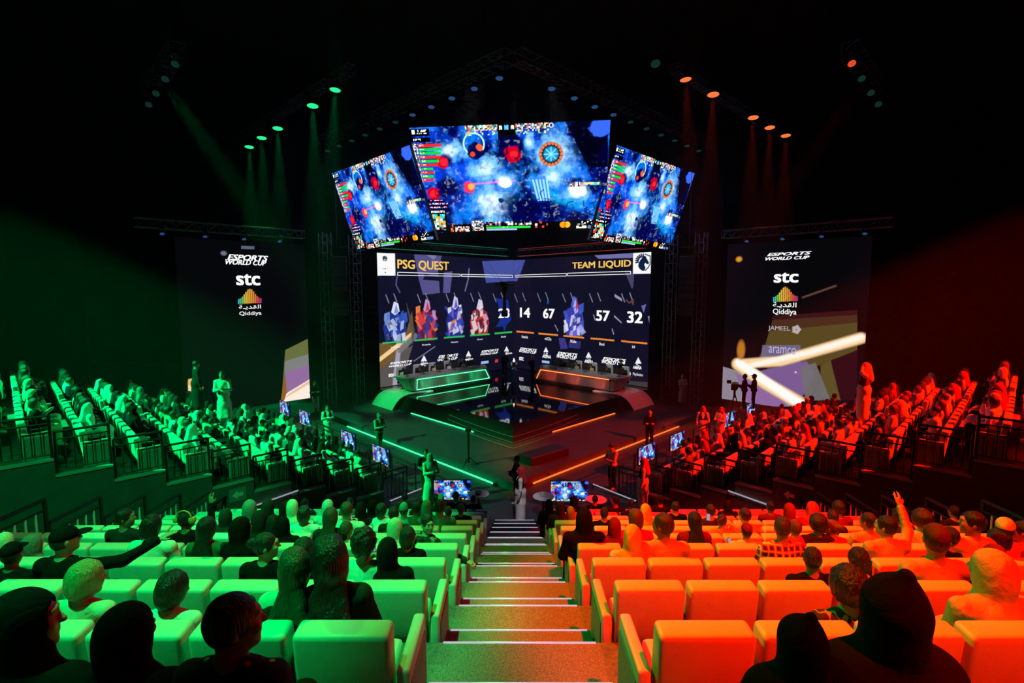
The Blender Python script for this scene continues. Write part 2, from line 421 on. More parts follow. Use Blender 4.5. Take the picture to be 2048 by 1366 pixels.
class Canvas:
    def __init__(self, scr, nx, ny, bg=(0, 0, 0)):
        self.s = scr; self.nx, self.ny = nx, ny
        self.X, self.Y = np.meshgrid((np.arange(nx) + 0.5) / nx, (np.arange(ny) + 0.5) / ny)
        self.a = np.zeros((ny, nx, 3)); self.a[:] = lin(bg)
        self.px = True
    def q(self, pts): return [self.s.uv(*p) for p in pts] if self.px else [tuple(p) for p in pts]
    def blend(self, mask, col):
        c = np.array(lin(col)) if len(col) == 3 else np.array(lin(col[:3]))
        self.a += (c - self.a) * np.clip(mask, 0, 1)[..., None]
    def poly(self, pts, col, al=1.0):
        P = self.q(pts); n = len(P); tot = np.zeros(self.X.shape)
        for ox, oy in ((-.25, -.12), (.12, -.25), (.25, .12), (-.12, .25)):
            X = self.X + ox / self.nx; Y = self.Y + oy / self.ny; ins = np.zeros(self.X.shape, bool)
            for i in range(n):
                (x0, y0), (x1, y1) = P[i], P[(i + 1) % n]
                if y0 == y1: continue
                ins ^= ((y0 > Y) != (y1 > Y)) & (X < (x1 - x0) * (Y - y0) / (y1 - y0) + x0)
            tot += ins * .25
        self.blend(tot * al, col)
    def line(self, pts, w, col, al=1.0, soft=0.0):
        P = self.q(pts); k = self.s.W / self.s.H
        m = np.zeros(self.X.shape)
        for (x0, y0), (x1, y1) in zip(P[:-1], P[1:]):
            ax, ay, bx, by = x0 * k, y0, x1 * k, y1
            dx, dy = bx - ax, by - ay; L = dx * dx + dy * dy + 1e-12
            t = np.clip(((self.X * k - ax) * dx + (self.Y - ay) * dy) / L, 0, 1)
            d = np.hypot(self.X * k - ax - t * dx, self.Y - ay - t * dy)
            m = np.maximum(m, np.clip((w - d) / soft, 0, 1) if soft else np.clip((w - d) * self.ny + .5, 0, 1))
        self.blend(m * al, col)
    def ell(self, c, rx, ry, col, soft=0.0, al=1.0, ring=0.0):
        (cx, cy_), = self.q([c]); k = self.s.W / self.s.H
        d = np.hypot((self.X - cx) * k / rx, (self.Y - cy_) / ry)
        m = np.clip((1 - d) / soft, 0, 1) if soft else np.clip((1 - d) * ry * self.ny + .5, 0, 1)
        if ring: m = m * (d > 1 - ring)
        self.blend(m * al, col)
    def noise(self, sc, seed, oct_=4):
        rng = np.random.RandomState(seed); out = np.zeros(self.X.shape); amp = 1; tot = 0; k = self.s.W / self.s.H
        for o in range(oct_):
            n = int(sc * 2 ** o) + 2; g = rng.rand(n + 2, int(n * k) + 3)
            x = self.X * k * sc * 2 ** o; y = self.Y * sc * 2 ** o
            i, j = x.astype(int), y.astype(int); fx, fy_ = x - i, y - j
            fx = fx * fx * (3 - 2 * fx); fy_ = fy_ * fy_ * (3 - 2 * fy_)
            out += amp * ((g[j, i] * (1 - fx) + g[j, i + 1] * fx) * (1 - fy_) + (g[j + 1, i] * (1 - fx) + g[j + 1, i + 1] * fx) * fy_)
            tot += amp; amp *= 0.55
        return out / tot
    def speck(self, x0, y0, x1, y1, cols, seed, cell=3, fill=0.6):
        """small unreadable picture or text cells"""
        rng = np.random.RandomState(seed)
        i0, i1, j0, j1 = int(x0 * self.nx), int(x1 * self.nx), int(y0 * self.ny), int(y1 * self.ny)
        for j in range(j0, j1, cell):
            for i in range(i0, i1, cell):
                if rng.rand() < fill: self.a[j:min(j + cell, j1), i:min(i + cell, i1)] = lin(cols[rng.randint(len(cols))])
    def mesh(self, name, step=1):
        a = self.a
        if step > 1: a = a[:self.ny // step * step, :self.nx // step * step].reshape(self.ny // step, step, self.nx // step, step, 3).mean((1, 3))
        ny, nx = a.shape[:2]
        gx, gy = np.meshgrid(np.linspace(0, 1, nx), np.linspace(0, -1, ny))
        v = np.stack([gx, gy, 0 * gx], -1).reshape(-1, 3)
        i = np.arange(ny * nx).reshape(ny, nx)
        f = np.stack([i[1:, :-1], i[1:, 1:], i[:-1, 1:], i[:-1, :-1]], -1).reshape(-1, 4)
        me = bpy.data.meshes.new(name)
        me.vertices.add(len(v)); me.vertices.foreach_set('co', v.ravel())
        me.loops.add(f.size); me.loops.foreach_set('vertex_index', f.ravel().astype(np.int32))
        me.polygons.add(len(f)); me.polygons.foreach_set('loop_start', np.arange(0, f.size, 4, dtype=np.int32))
        me.update(calc_edges=True)
        at = me.color_attributes.new('col', 'FLOAT_COLOR', 'POINT')
        at.data.foreach_set('color', np.concatenate([a.reshape(-1, 3), np.ones((ny * nx, 1))], 1).ravel().astype(np.float32))
        me.materials.append(SCREENM)
        return me
def cabinet(scr, name, label, cat, me, depth=0.16, group=None, lip=0.02):
    """the housing of an LED wall (the thing) with its picture as a part"""
    m = MB(); a, b = -lip / scr.W, -lip / scr.H
    P = [scr.pt(x, y, -0.015) for x, y in ((a, b), (1 - a, b), (1 - a, 1 - b), (a, 1 - b))]
    Q = [scr.pt(x, y, -depth) for x, y in ((a, b), (1 - a, b), (1 - a, 1 - b), (a, 1 - b))]
    m.add(P + Q, [(0, 1, 2, 3), (4, 5, 6, 7), (0, 1, 5, 4), (1, 2, 6, 5), (2, 3, 7, 6), (3, 0, 4, 7)])
    o = tag(m.build(name, BLACK), label, cat, group)
    p = link(bpy.data.objects.new('picture', me), o); p.matrix_local = scr.M(scr.W, scr.H)
    return o
def text(scr, parent, s, px0, px1, mat, bold=0.0, shear=0.0, name='lettering', off=0.02, fit=True, uvs=False, rot=0.0):
    """lettering whose lower left / upper right corners lie at px0 / px1 on the wall"""
    cu = bpy.data.curves.new(name, 'FONT'); cu.body = s; cu.size = 1.0; cu.shear = shear; cu.offset = bold if bold <= .012 else 0.0
    cu.fill_mode = 'FRONT'; cu.resolution_u = 3
    o = bpy.data.objects.new(name, cu); COL.objects.link(o)
    bpy.context.view_layer.update()
    bb = [Vector(c) for c in o.bound_box]
    x0, x1 = min(c.x for c in bb), max(c.x for c in bb); y0, y1 = min(c.y for c in bb), max(c.y for c in bb)
    (a0, b0), (a1, b1) = (px0, px1) if uvs else (scr.uv(*px0), scr.uv(*px1))
    sx = (a1 - a0) * scr.W / max(1e-6, x1 - x0); sy = (b0 - b1) * scr.H / max(1e-6, y1 - y0)
    loc = scr.pt(a0, b0, off) - Vector(scr.ex) * sx * x0 + Vector(scr.ey) * sy * y0
    bpy.context.view_layer.update()
    me = bpy.data.meshes.new_from_object(o)
    if bold > .012:                 # heavy strokes: the outline struck several times side by side
        vv = [v.co.copy() for v in me.vertices]; ff = [list(p.vertices) for p in me.polygons]; n = len(vv); V_, F_ = [], []
        for k, (dx, dy) in enumerate(((-1, -.6), (-1, .6), (0, 0), (1, -.6), (1, .6))):
            V_ += [v + Vector((dx * bold * .8, dy * bold * .8, 0)) for v in vv]; F_ += [[i + n * k for i in f] for f in ff]
        me = bpy.data.meshes.new(name); me.from_pydata(V_, [], F_)
    me.materials.clear(); me.materials.append(mat)
    r = bpy.data.objects.new(name, me); r.matrix_local = o.matrix_local.copy()
    bpy.data.objects.remove(o); bpy.data.curves.remove(cu)
    link(r, parent); r.matrix_local = scr.M(sx, sy, loc)
    return r

# ---- hanging cluster over the stage front: three walls, the same game picture on each
YC = 25.4
def q_(rows, k): return [tuple(c * k for c in r) for r in rows]
CENTER = Screen(q_([(-.1955, 1.0, .3040), (.1775, .969, .3080), (.1850, 1.068, .1215), (-.188, 1.099, .1190)], YC))
LW = q_([(-.345, 1.0, .2200), (-.162, .826, .2250), (-.127, .859, .0820), (-.31, 1.033, .0770)], YC * 1.222)
LEFTW = Screen(LW)
mir = lambda p: (-p[0], p[1], p[2])
RIGHTW = Screen([mir(LW[1]), mir(LW[0]), mir(LW[3]), mir(LW[2])])
cv = Canvas(CENTER, 400, 225, (8, 16, 70))
n1 = cv.noise(5, 3, 6); n2 = cv.noise(9, 8, 5); n3 = cv.noise(22, 5, 3)
cv.blend(np.clip((n1 - 0.38) * 4, 0, 1), (22, 62, 205))
cv.blend(np.clip((n2 - 0.5) * 5, 0, 1) * 0.8, (40, 120, 235))
K = lambda x, y: (x, y)
def blob(x, y, r, col, thr=0.5, al=1.0, k=5, sx=1.0, seed=11):
    d = np.hypot((cv.X - x) * 1.77 / sx, cv.Y - y) / r
    nn = cv.noise(12, seed, 4)
    cv.blend(np.clip((1.0 - d + (nn - 0.5) * 1.3) * k, 0, 1) * al, col)
cv.px = False
for p in ((( .30, .02), (.31, .3), (.34, .55), (.25, .8)), ((.62, .52), (.75, .62), (.88, .72), (1.0, .8))):
    cv.line(p, 0.10, (20, 110, 225), 0.9, 0.06)
cv.line(((.62, .5), (.72, .66), (.86, .74)), 0.07, (30, 165, 225), 0.7, 0.06)
for x, y, r, sx in ((.20, .22, .10, 1.6), (.37, .38, .13, 1.3), (.73, .27, .21, 1.1), (.47, .50, .09, 1.5), (.40, .72, .20, 1.3), (.84, .62, .10, 1.4), (.60, .16, .08, .7), (.72, .48, .10, 1.2)):
    blob(x, y, r * 1.15, (60, 145, 235), al=0.8, sx=sx, seed=int(x * 100), k=1.8); blob(x, y, r * .95, (130, 200, 250), al=0.75, sx=sx, seed=int(x * 170), k=2.2); blob(x, y, r * 0.6, (215, 238, 255), al=0.75, sx=sx, seed=int(y * 100) + 3, k=2)
for x, y, r, sx in ((.50, .20, .17, .8), (.89, .18, .22, .8), (.16, .55, .10, 1.5), (.09, .80, .14, 1.0), (.56, .78, .17, 1.5), (.86, .90, .09, 1.8), (.17, .30, .06, 1.2), (.97, .50, .12, .7)):
    blob(x, y, r * 1.1, (16, 36, 130), al=0.8, sx=sx, seed=int(x * 90) + 9, k=2); blob(x, y, r, (7, 12, 52), al=0.85, sx=sx, seed=int(x * 90) + 7, k=2.4)
n4 = cv.noise(34, 15, 3)
cv.blend(np.clip((n3 - 0.57) * 7, 0, 1) * 0.35, (8, 24, 96)); cv.blend(np.clip((n4 - 0.64) * 7, 0, 1) * 0.2, (205, 235, 255)); cv.blend(np.clip((0.35 - n4) * 8, 0, 1) * 0.35, (6, 10, 44))
cv.poly([(.60, .48), (.68, .46), (.71, .68), (.64, .70)], (60, 120, 230), 0.8)
for i in range(5): cv.line([(.615 + i * .018, .5), (.64 + i * .015, .69)], 0.008, (150, 215, 255), 0.9)
cv.poly([(.985, .0), (.78, .0), (.90, .40), (1, .40)], (7, 8, 22), 0.93); blob(.96, .04, .09, (55, 95, 225), sx=1.2)
for x, y, r in ((.155, .31, .055), (.075, .60, .065), (.52, .26, .07)):
    blob(x, y, r, (185, 22, 40), seed=int(x * 300)); blob(x, y, r * .6, (240, 40, 50), seed=int(y * 300))
cv.ell((.71, .27), .115, .115, (20, 30, 60), 0.15); cv.ell((.71, .27), .075, .075, (40, 140, 190), 0.3)
for i in range(18):
    a = 2 * PI * i / 18; cv.ell((.71 + .053 * math.cos(a), .27 + .094 * math.sin(a)), .014, .014, (235, 110, 50))
for i in range(8):
    a = 2 * PI * i / 8; cv.line([(.71, .27), (.71 + .035 * math.cos(a), .27 + .06 * math.sin(a))], .004, (130, 220, 245))
blob(.845, .595, .075, (255, 255, 255), k=3); blob(.845, .595, .05, (255, 255, 255), k=3)
blob(.275, .545, .055, (235, 50, 90)); blob(.285, .54, .03, (255, 170, 60)); cv.line([(.29, .52), (.52, .50)], .012, (245, 110, 190), .8, .012); blob(.47, .52, .05, (250, 240, 255), sx=1.4)
cv.ell((.32, .16), .10, .10, (170, 230, 250), ring=.14); blob(.325, .22, .07, (20, 24, 70)); blob(.35, .19, .03, (230, 90, 50)); blob(.31, .25, .02, (220, 60, 40)); blob(.40, .66, .03, (215, 235, 255)); blob(.44, .68, .03, (25, 45, 110))
for i in range(70):                                   # bare branches
    rr = random.Random(i); x, y = rr.choice(((.60, .74), (.50, .22), (.85, .86), (.68, .80), (.17, .62), (.95, .72))); x += rr.uniform(-.07, .07); y += rr.uniform(-.10, .10)
    a = rr.uniform(0, 6.3); cv.line([(x, y), (x + .03 * math.cos(a), y + .05 * math.sin(a)), (x + .05 * math.cos(a + .5), y + .08 * math.sin(a + .5))], .004, (8, 10, 34), .95)
# overlay bars
BK = (6, 7, 14); HUD = [(230, 225, 235), (150, 70, 110), (70, 50, 70), (235, 190, 140), (60, 120, 140), (20, 20, 30), (245, 245, 250)]
cv.poly([(0, .015), (.10, .015), (.10, .075), (0, .075)], BK); cv.speck(.012, .025, .025, .06, [(255, 255, 255)], 2, 2, .8); cv.speck(.035, .025, .085, .04, [(240, 240, 250)], 4, 2, .6); cv.speck(.035, .05, .085, .062, [(240, 240, 250)], 5, 2, .6)
cv.poly([(0, .09), (.10, .09), (.10, .13), (0, .13)], BK); cv.speck(.008, .1, .05, .118, [(235, 235, 245)], 6, 2, .55)
for i, (w_, c) in enumerate(zip((.155, .15, .145, .14, .13, .125, .095, .095, .095, .09), 'rggrgrgrgr')):
    y = .145 + i * .0345; c = (232, 42, 46) if c == 'r' else (28, 190, 70)
    cv.speck(.004, y, .032, y + .031, HUD, 20 + i, 2, .95); cv.poly([(.034, y + .003), (w_, y + .003), (w_, y + .027), (.034, y + .027)], c); cv.speck(.038, y + .008, .062, y + .02, [(255, 220, 150)], 40 + i, 2, .6)
cv.speck(.0, .478, .034, .492, [(240, 150, 40)], 3, 2, .8)
for x0, x1, sd in ((.285, .445, 1), (.535, .70, 2)):
    cv.speck(x0, .0, x1, .05, HUD + [(70, 200, 170), (240, 120, 60)], sd, 3, .97); cv.speck(x0, .055, x1, .09, [(240, 240, 240), (60, 200, 120), (250, 180, 60)], sd + 5, 3, .35)
cv.poly([(.445, .0), (.535, .0), (.535, .10), (.445, .10)], BK); cv.speck(.455, .015, .467, .04, [(255, 255, 255)], 1, 2, .8); cv.speck(.515, .015, .525, .04, [(255, 255, 255)], 2, 2, .8); cv.speck(.48, .01, .5, .05, [(90, 190, 255)], 8, 2, .9)
cv.poly([(.445, .10), (.545, .10), (.545, .135), (.445, .135)], (16, 22, 50)); cv.ell((.712, .025), .02, .02, (235, 240, 255)); cv.ell((.712, .025), .012, .014, (20, 40, 110))
for i, (c, t) in enumerate((((200, 30, 50), .14), ((20, 90, 70), .165), ((20, 90, 70), .155))):
    y = .655 + i * .034; cv.poly([(.0, y), (t, y), (t - .006, y + .03), (0, y + .03)], (14, 20, 40)); cv.poly([(.0, y), (.025, y), (.025, y + .03), (0, y + .03)], c); cv.speck(.03, y + .008, t - .012, y + .02, [(245, 245, 250), (230, 120, 190)], 60 + i, 2, .6)
cv.poly([(0, .76), (.135, .76), (.135, .99), (0, .99)], (9, 12, 20)); cv.speck(.008, .772, .118, .79, [(240, 240, 245)], 71, 2, .45)
cv.speck(.012, .805, .125, .97, [(40, 190, 180), (8, 12, 18), (8, 12, 18), (20, 60, 66), (70, 220, 220), (245, 160, 40), (235, 50, 50), (230, 240, 245)], 72, 5, .95)
cv.poly([(.135, .915), (1, .895), (1, 1), (.135, 1)], BK)
cv.speck(.15, .9, .165, .99, [(225, 50, 40), (250, 150, 50), (40, 40, 60)], 73, 4, .8); cv.speck(.175, .935, .255, .99, [(255, 255, 255), (160, 90, 80), (15, 15, 25), (220, 190, 180)], 74, 3, .85)
cv.speck(.27, .88, .335, .985, HUD, 75, 3, .95); cv.speck(.35, .895, .60, .935, HUD + [BK, BK], 76, 4, .85); cv.speck(.62, .9, .69, .965, [(220, 60, 50), (120, 190, 230), (240, 240, 245), BK, BK], 77, 5, .7)
cv.poly([(.35, .942), (.595, .942), (.595, .962), (.35, .962)], (46, 205, 60)); cv.speck(.44, .947, .475, .957, [(255, 255, 255)], 78, 2, .7)
cv.poly([(.35, .966), (.52, .966), (.52, .982), (.35, .982)], (150, 175, 235))
cv.ell((.772, .938), .030, .030, (247, 150, 30)); cv.ell((.795, .938), .030, .030, (250, 178, 45)); cv.ell((.7835, .938), .014, .024, (250, 120, 20))
cv.speck(.85, .895, .93, .94, [(250, 250, 255), BK, BK], 80, 3, .55); cv.speck(.845, .955, .90, .98, [(235, 225, 200)], 81, 3, .9)
for i in range(4): cv.ell((.915 + .017 * i, .966), .015, .015, (120, 160, 225), ring=.5)
cv.poly([(.80, .53), (.97, .51), (.97, .57), (.80, .575)], (20, 30, 60), .6); cv.speck(.81, .53, .86, .57, HUD, 90, 3, .9); cv.speck(.88, .535, .96, .56, [(240, 210, 150), (90, 190, 190)], 91, 4, .8)
cv.a = np.clip(cv.a * 1.5 - 0.012, 0, 3)
GAME = cv.mesh('game_picture'); GAME_S = cv.mesh('game_picture_small', 2)
c_ = cabinet(CENTER, 'hanging_screen', 'large hanging screen facing the front seats, above the stage, showing a blue game map', 'screen', GAME, group='hanging screens over the stage')
text(CENTER, c_, 'GROUP STAGE / DAY 06', (.012, .79), (.128, .77), WHITE_E, 0.02, uvs=True)
text(CENTER, c_, '33', (.453, .045), (.469, .012), WHITE_E, 0.02, uvs=True); text(CENTER, c_, '13', (.513, .045), (.529, .012), WHITE_E, 0.02, uvs=True)
cabinet(LEFTW, 'hanging_screen', 'hanging game screen turned to the green lit side seating, above the white crest panel', 'screen', GAME, group='hanging screens over the stage')
cabinet(RIGHTW, 'hanging_screen', 'hanging game screen turned to the red lit side seating, above the horse crest panel', 'screen', GAME, group='hanging screens over the stage')

# ---- the two main walls meeting in a corner behind the stage
TOPZ, BOTZ = 2.30, ZS + 0.03
VL = Screen([(-8.30, 31.6, TOPZ), (0.06, 39.96, TOPZ), (0.06, 39.96, BOTZ), (-8.30, 31.6, BOTZ)])
VR = Screen([(0.06, 39.96, TOPZ), (8.42, 31.6, TOPZ), (8.42, 31.6, BOTZ), (0.06, 39.96, BOTZ)])
DK = (13, 14, 34)
def shards(c, cx, v0, v1, w, cols, seed):
    """colourful abstract artwork panel standing on its bar"""
    r = random.Random(seed); h = v1 - v0
    c.poly([(cx - w * .38, v1), (cx - w * .5, v0 + h * .62), (cx - w * .36, v0 + h * .34), (cx, v0 + h * .24), (cx + w * .38, v0 + h * .36), (cx + w * .5, v0 + h * .66), (cx + w * .40, v1)], cols[0])
    for i in range(26):
        x = cx + r.uniform(-.42, .42) * w; y = v0 + h * r.uniform(.3, .96); L = r.uniform(.08, .26) * h; a = r.uniform(1.0, 2.2); q = r.uniform(.06, .16) * w
        dx, dy = math.cos(a) * L * .5, math.sin(a) * L * .5
        c.poly([(x - dx - q, y - dy), (x - dx + q * .4, y - dy - q * .5), (x + dx + q, y + dy), (x + dx - q * .3, min(v1, y + dy + q))], cols[1 + r.randrange(len(cols) - 1)], r.uniform(.6, 1))
    c.poly([(cx - w * .16, v0 + h * .26), (cx - w * .04, v0), (cx + w * .14, v0 + h * .05), (cx + w * .2, v0 + h * .24), (cx, v0 + h * .33)], cols[-1])
    c.poly([(cx - w * .05, v0 + h * .3), (cx + w * .05, v0 + h * .06), (cx + w * .16, v0 + h * .26)], cols[1])
def rays(c, cx, v0, seed, col=(150, 155, 185)):
    for dx, dy in ((-14, 0), (2, -2)): c.line([(cx + dx, v0 + dy), (cx + dx + 6, v0 + 16 + dy)], .0035, col, .8)
def sponsor(c, u, v, s):
    c.poly([(u - 5 * s, v), (u, v - 10 * s), (u + 5 * s, v)], (245, 245, 250)); c.speck(*[x for p in (c.s.uv(u - 4 * s, v + 1 * s), c.s.uv(u + 4 * s, v + 9 * s)) for x in p], [(235, 235, 245), DK], int(u), 2, .7)
c = Canvas(VL, 430, 300, DK)
c.blend(np.clip((c.noise(3, 4, 3) - .45) * 3, 0, 1) * .4, (22, 22, 52))
c.poly([(828, 509), (884, 511), (876, 540), (880, 586), (846, 590), (838, 560)], (92, 88, 150), .85); c.poly([(888, 545), (905, 543), (900, 586), (886, 586)], (96, 92, 158), .8)
c.poly([(850, 548), (884, 556), (878, 562), (846, 560)], DK); c.poly([(836, 500), (880, 500), (868, 520)], (150, 150, 190), .6)
c.poly([(964, 523), (1030, 520), (1030, 562), (972, 566)], (74, 86, 168), .9); c.line([(938, 538), (936, 560), (930, 582)], .006, (110, 112, 160)); c.line([(795, 550), (792, 570), (800, 585)], .006, (90, 92, 150), .7)
c.poly([(757, 686), (757, 742), (815, 700), (828, 660), (824, 622), (806, 690)], (120, 88, 46), .95); c.poly([(757, 716), (757, 726), (822, 676), (826, 662)], (250, 215, 150), .95); c.poly([(757, 742), (757, 775), (800, 775), (826, 690), (800, 705)], (92, 86, 84), .95)
c.line([(789, 790), (791, 755), (797, 703)], .026, (165, 160, 178), 1, .012); c.line([(800, 700), (830, 672)], .03, (120, 116, 128), .9, .012)
c.line([(828, 722), (870, 693)], .004, (120, 122, 150)); c.poly([(812, 602), (830, 660), (826, 690), (818, 640)], (80, 76, 66), .8)
SH = [(790, 603, 686, 47, [(30, 52, 140), (120, 150, 225), (52, 84, 190), (14, 22, 70), (190, 205, 245), (225, 230, 250)]), (853, 598, 681, 40, [(120, 30, 60), (215, 60, 60), (40, 60, 150), (240, 130, 60), (60, 30, 80), (190, 150, 210)]),
      (910, 592, 676, 36, [(36, 44, 130), (110, 90, 200), (225, 225, 245), (50, 70, 190), (230, 130, 60), (200, 205, 240)]), (959, 598, 670, 38, [(190, 50, 30), (235, 215, 225), (245, 120, 40), (90, 24, 50), (220, 170, 200), (215, 205, 225)])]
for i, (cx, a, b, w_, cols) in enumerate(SH): rays(c, cx - 4, 590 - i, i); shards(c, cx, a, b, w_, cols, 31 + i)
c.poly([(988, 596), (996, 606), (1000, 640), (990, 655), (1006, 652), (1008, 664), (1013, 650), (1022, 640), (1016, 600)], (22, 48, 150), .9); rays(c, 1000, 588, 9)
for a, b, v0, v1 in ((765, 815, 687, 683), (829, 875, 681.5, 677.5), (888, 929, 676, 673), (940, 979, 671.5, 668.8), (989, 1024, 667.5, 664.5)):
    c.poly([(a, v0 - 2.2), (b, v1 - 2.2), (b, v1 + 1.0), (a, v0 + 1.0)], (50, 190, 85))
for u, v, s in ((848, 722, 1.2), (937, 712, 1.05), (1013, 702, .95)): sponsor(c, u, v, s)
c.poly([(790, 752), (800, 742), (806, 750)], (240, 160, 50)); c.poly([(962, 723), (977, 721), (977, 726), (962, 728)], (150, 190, 235)); c.poly([(990, 719), (996, 718), (996, 724), (990, 725)], (230, 50, 50))
c.poly([(751, 506), (790, 507.5), (791, 551.5), (752.5, 551.5)], (255, 255, 255)); c.ell((770, 517.5), .020, .020, (24, 34, 84), ring=.32); c.poly([(766, 513), (768, 522), (770, 517), (772, 522), (774, 513), (771, 515)], (24, 34, 84)); c.speck(*c.s.uv(766, 537), *c.s.uv(776, 539), [(90, 90, 110)], 3, 2, .6); c.ell((771, 545.3), .005, .005, (20, 20, 40))
vl = cabinet(VL, 'stage_screen', 'tall stage wall screen with the white crest panel, left of the corner behind the trophy', 'screen', c.mesh('stage_picture'), group='corner screens behind the stage')
c = Canvas(VR, 430, 300, DK)
c.blend(np.clip((c.noise(3, 14, 3) - .45) * 3, 0, 1) * .45, (30, 18, 46))
c.poly([(1028, 521), (1051, 520), (1041, 548), (1034, 563), (1028, 563)], (74, 86, 168), .9); c.poly([(1185, 508), (1266, 505), (1266, 516), (1197, 518)], (120, 116, 180), .9)
c.poly([(1250, 545), (1268, 548), (1266, 575), (1263, 578)], (80, 74, 110), .8); c.poly([(1229, 588), (1243, 597), (1244, 603), (1229, 594)], (150, 150, 185)); c.poly([(1228, 630), (1243, 644), (1243, 647), (1228, 634)], (150, 150, 185))
c.poly([(1117, 676), (1130, 676), (1136, 697), (1121, 698)], (62, 58, 140), .9); c.poly([(1138, 682), (1162, 682), (1160, 697), (1137, 695)], (52, 48, 120), .9); c.poly([(1295, 632), (1303, 632), (1302, 668), (1299, 650)], (150, 150, 190), .8)
shards(c, 1148, 592, 670, 40, [(58, 62, 170), (175, 175, 240), (100, 96, 210), (34, 34, 110), (220, 220, 250), (70, 90, 200)], 51); c.poly([(1152, 607), (1154, 600), (1156, 612), (1152, 624)], (215, 40, 70))
for cx, v in ((1043, 588), (1089, 587), (1139, 588), (1193, 588), (1257, 588)): rays(c, cx, v, int(cx))
for pts in (((1110, 650), (1116, 662)), ((1224, 658), (1227, 668)), ((1022, 655), (1025, 668)), ((1187, 630), (1190, 640))): c.line(pts, .004, (150, 150, 185))
c.line([(1252, 600), (1258, 606), (1266, 600)], .006, (95, 60, 62)); c.poly([(1262, 604), (1268, 602), (1266, 612)], (100, 66, 60)); c.poly([(1282, 612), (1292, 608), (1287, 626)], (110, 106, 180), .9); c.ell((1096, 604), .012, .02, (40, 80, 150))
for a, b, v0, v1 in ((1033, 1068, 662.5, 665.5), (1077, 1116, 666.5, 669.8), (1127, 1168, 671, 675), (1181, 1228, 676, 680.5), (1242, 1294, 681.5, 686.5)):
    c.poly([(a, v0 - 1.2), (b, v1 - 1.2), (b, v1 + 2.0), (a, v0 + 2.0)], (246, 138, 52))
for u, v, s in ((1092, 704, 1.0), (1177, 715, 1.15), (1276, 727, 1.3)): sponsor(c, u, v, s)
c.poly([(1084, 720), (1099, 722), (1099, 727), (1084, 725)], (150, 190, 235)); c.poly([(1037, 764), (1037, 700), (1037, 700)], DK)
c.ell((1257, 747), .018, .018, (230, 225, 235)); c.poly([(1240, 760), (1298, 764), (1298, 775), (1240, 770)], (70, 62, 62), .8)
c.poly([(1266, 503), (1306.5, 501.5), (1305.5, 547.5), (1265.5, 548)], (255, 255, 255))
NV = (12, 28, 66)
def zc(*pts): return [(1020 + x / 3.69, 490 + y / 3.69) for x, y in pts]
c.poly(zc((988, 80), (1000, 84), (1006, 100), (1014, 112), (1024, 132), (1019, 144), (1008, 142), (996, 134), (988, 146), (998, 164), (994, 184), (980, 195), (956, 180), (944, 160), (946, 140), (956, 118), (970, 100)), NV)
c.line(zc((996, 70), (1033, 84), (1032, 142), (1018, 168), (994, 190)), .0042, NV)
for i in range(7):
    a = math.radians(172 + i * 17); k0, k1 = (24, 52)
    p0, p1 = [(978 + k * math.cos(a), 124 + k * math.sin(a) * 1.05) for k in (k0 + 10, k1)]; c.line(zc(p0, p1), .0062, NV)
vr = cabinet(VR, 'stage_screen', 'tall stage wall screen with the horse crest panel, right of the corner behind the trophy', 'screen', c.mesh('stage_picture'), group='corner screens behind the stage')
text(VL, vl, 'PSG QUEST', (795, 540), (897, 524), GOLD_E, .034, name='team_lettering')
text(VR, vr, 'TEAM LIQUID', (1145, 539.5), (1262, 519.5), GOLD_E, .034, name='team_lettering')
def logo(scr, par, u0, v0, u1, v1, slope=0.0):
    """two slanted lines of heavy lettering"""
    h = v1 - v0; mid = (v0 + v1) / 2
    text(scr, par, 'ESPORTS', (u0 + (u1 - u0) * .04, mid - h * .03 + slope * .04), (u1, v0 + slope), WHITE_E, .045, .35, 'event_lettering')
    text(scr, par, 'WORLD CUP', (u0, v1), (u1 - (u1 - u0) * .04, mid + h * .05 + slope * .96), WHITE_E, .045, .35, 'event_lettering')
for u0, v0, u1, v1, sl in ((778, 724, 824, 735, -4), (875, 711, 916, 723, -4), (961, 701, 997, 711, -3.5)): logo(VL, vl, u0, v0, u1, v1, sl)
for u0, v0, u1, v1, sl in ((1039, 695, 1074, 704, 3.5), (1114, 704, 1155, 715, 3.5), (1204, 715, 1252, 726, 4)): logo(VR, vr, u0, v0, u1, v1, sl)
for s_, p0, p1 in (('14', (1041, 634), (1060, 616)), ('67', (1087, 636), (1109, 618)), ('57', (1193, 641), (1219, 622)), ('32', (1255, 645), (1285, 624))):
    text(VR, vr, s_, p0, p1, WHITE_E, .04, name='number')
text(VL, vl, '28', (997, 636), (1018, 617), WHITE_E, .04, name='number')
for s_, p0, p1 in (('TA2000', (781, 697), (800, 692)), ('Dukalis', (844, 691.5), (861, 687)), ('Noonbe', (902, 686), (916, 682)), ('Omar', (954, 680.5), (966, 676.5)), ('Null', (1002, 675.5), (1011, 671.5))):
    text(VL, vl, s_, p0, p1, WHITE_E, .01, name='player_name')
for s_, p0, p1 in (('Insania', (1044, 676), (1056, 671)), ('miCKe', (1090, 680), (1103, 675)), ('Nisha', (1141, 685), (1153, 680)), ('Boxi', (1199, 690.5), (1209, 685.5)), ('33', (1264, 696), (1270, 691.5))):
    text(VR, vr, s_, p0, p1, WHITE_E, .01, name='player_name')
for u, v in ((839, 730), (929, 721), (1007, 709.5)): text(VL, vl, 'ARENA', (u, v), (u + 17, v - 5), WHITE_E, .03, .2, name='arena_lettering')
for u, v in ((1085, 715), (1169, 725), (1266, 737)): text(VR, vr, 'ARENA', (u, v), (u + 17, v - 4), WHITE_E, .03, .2, name='arena_lettering')
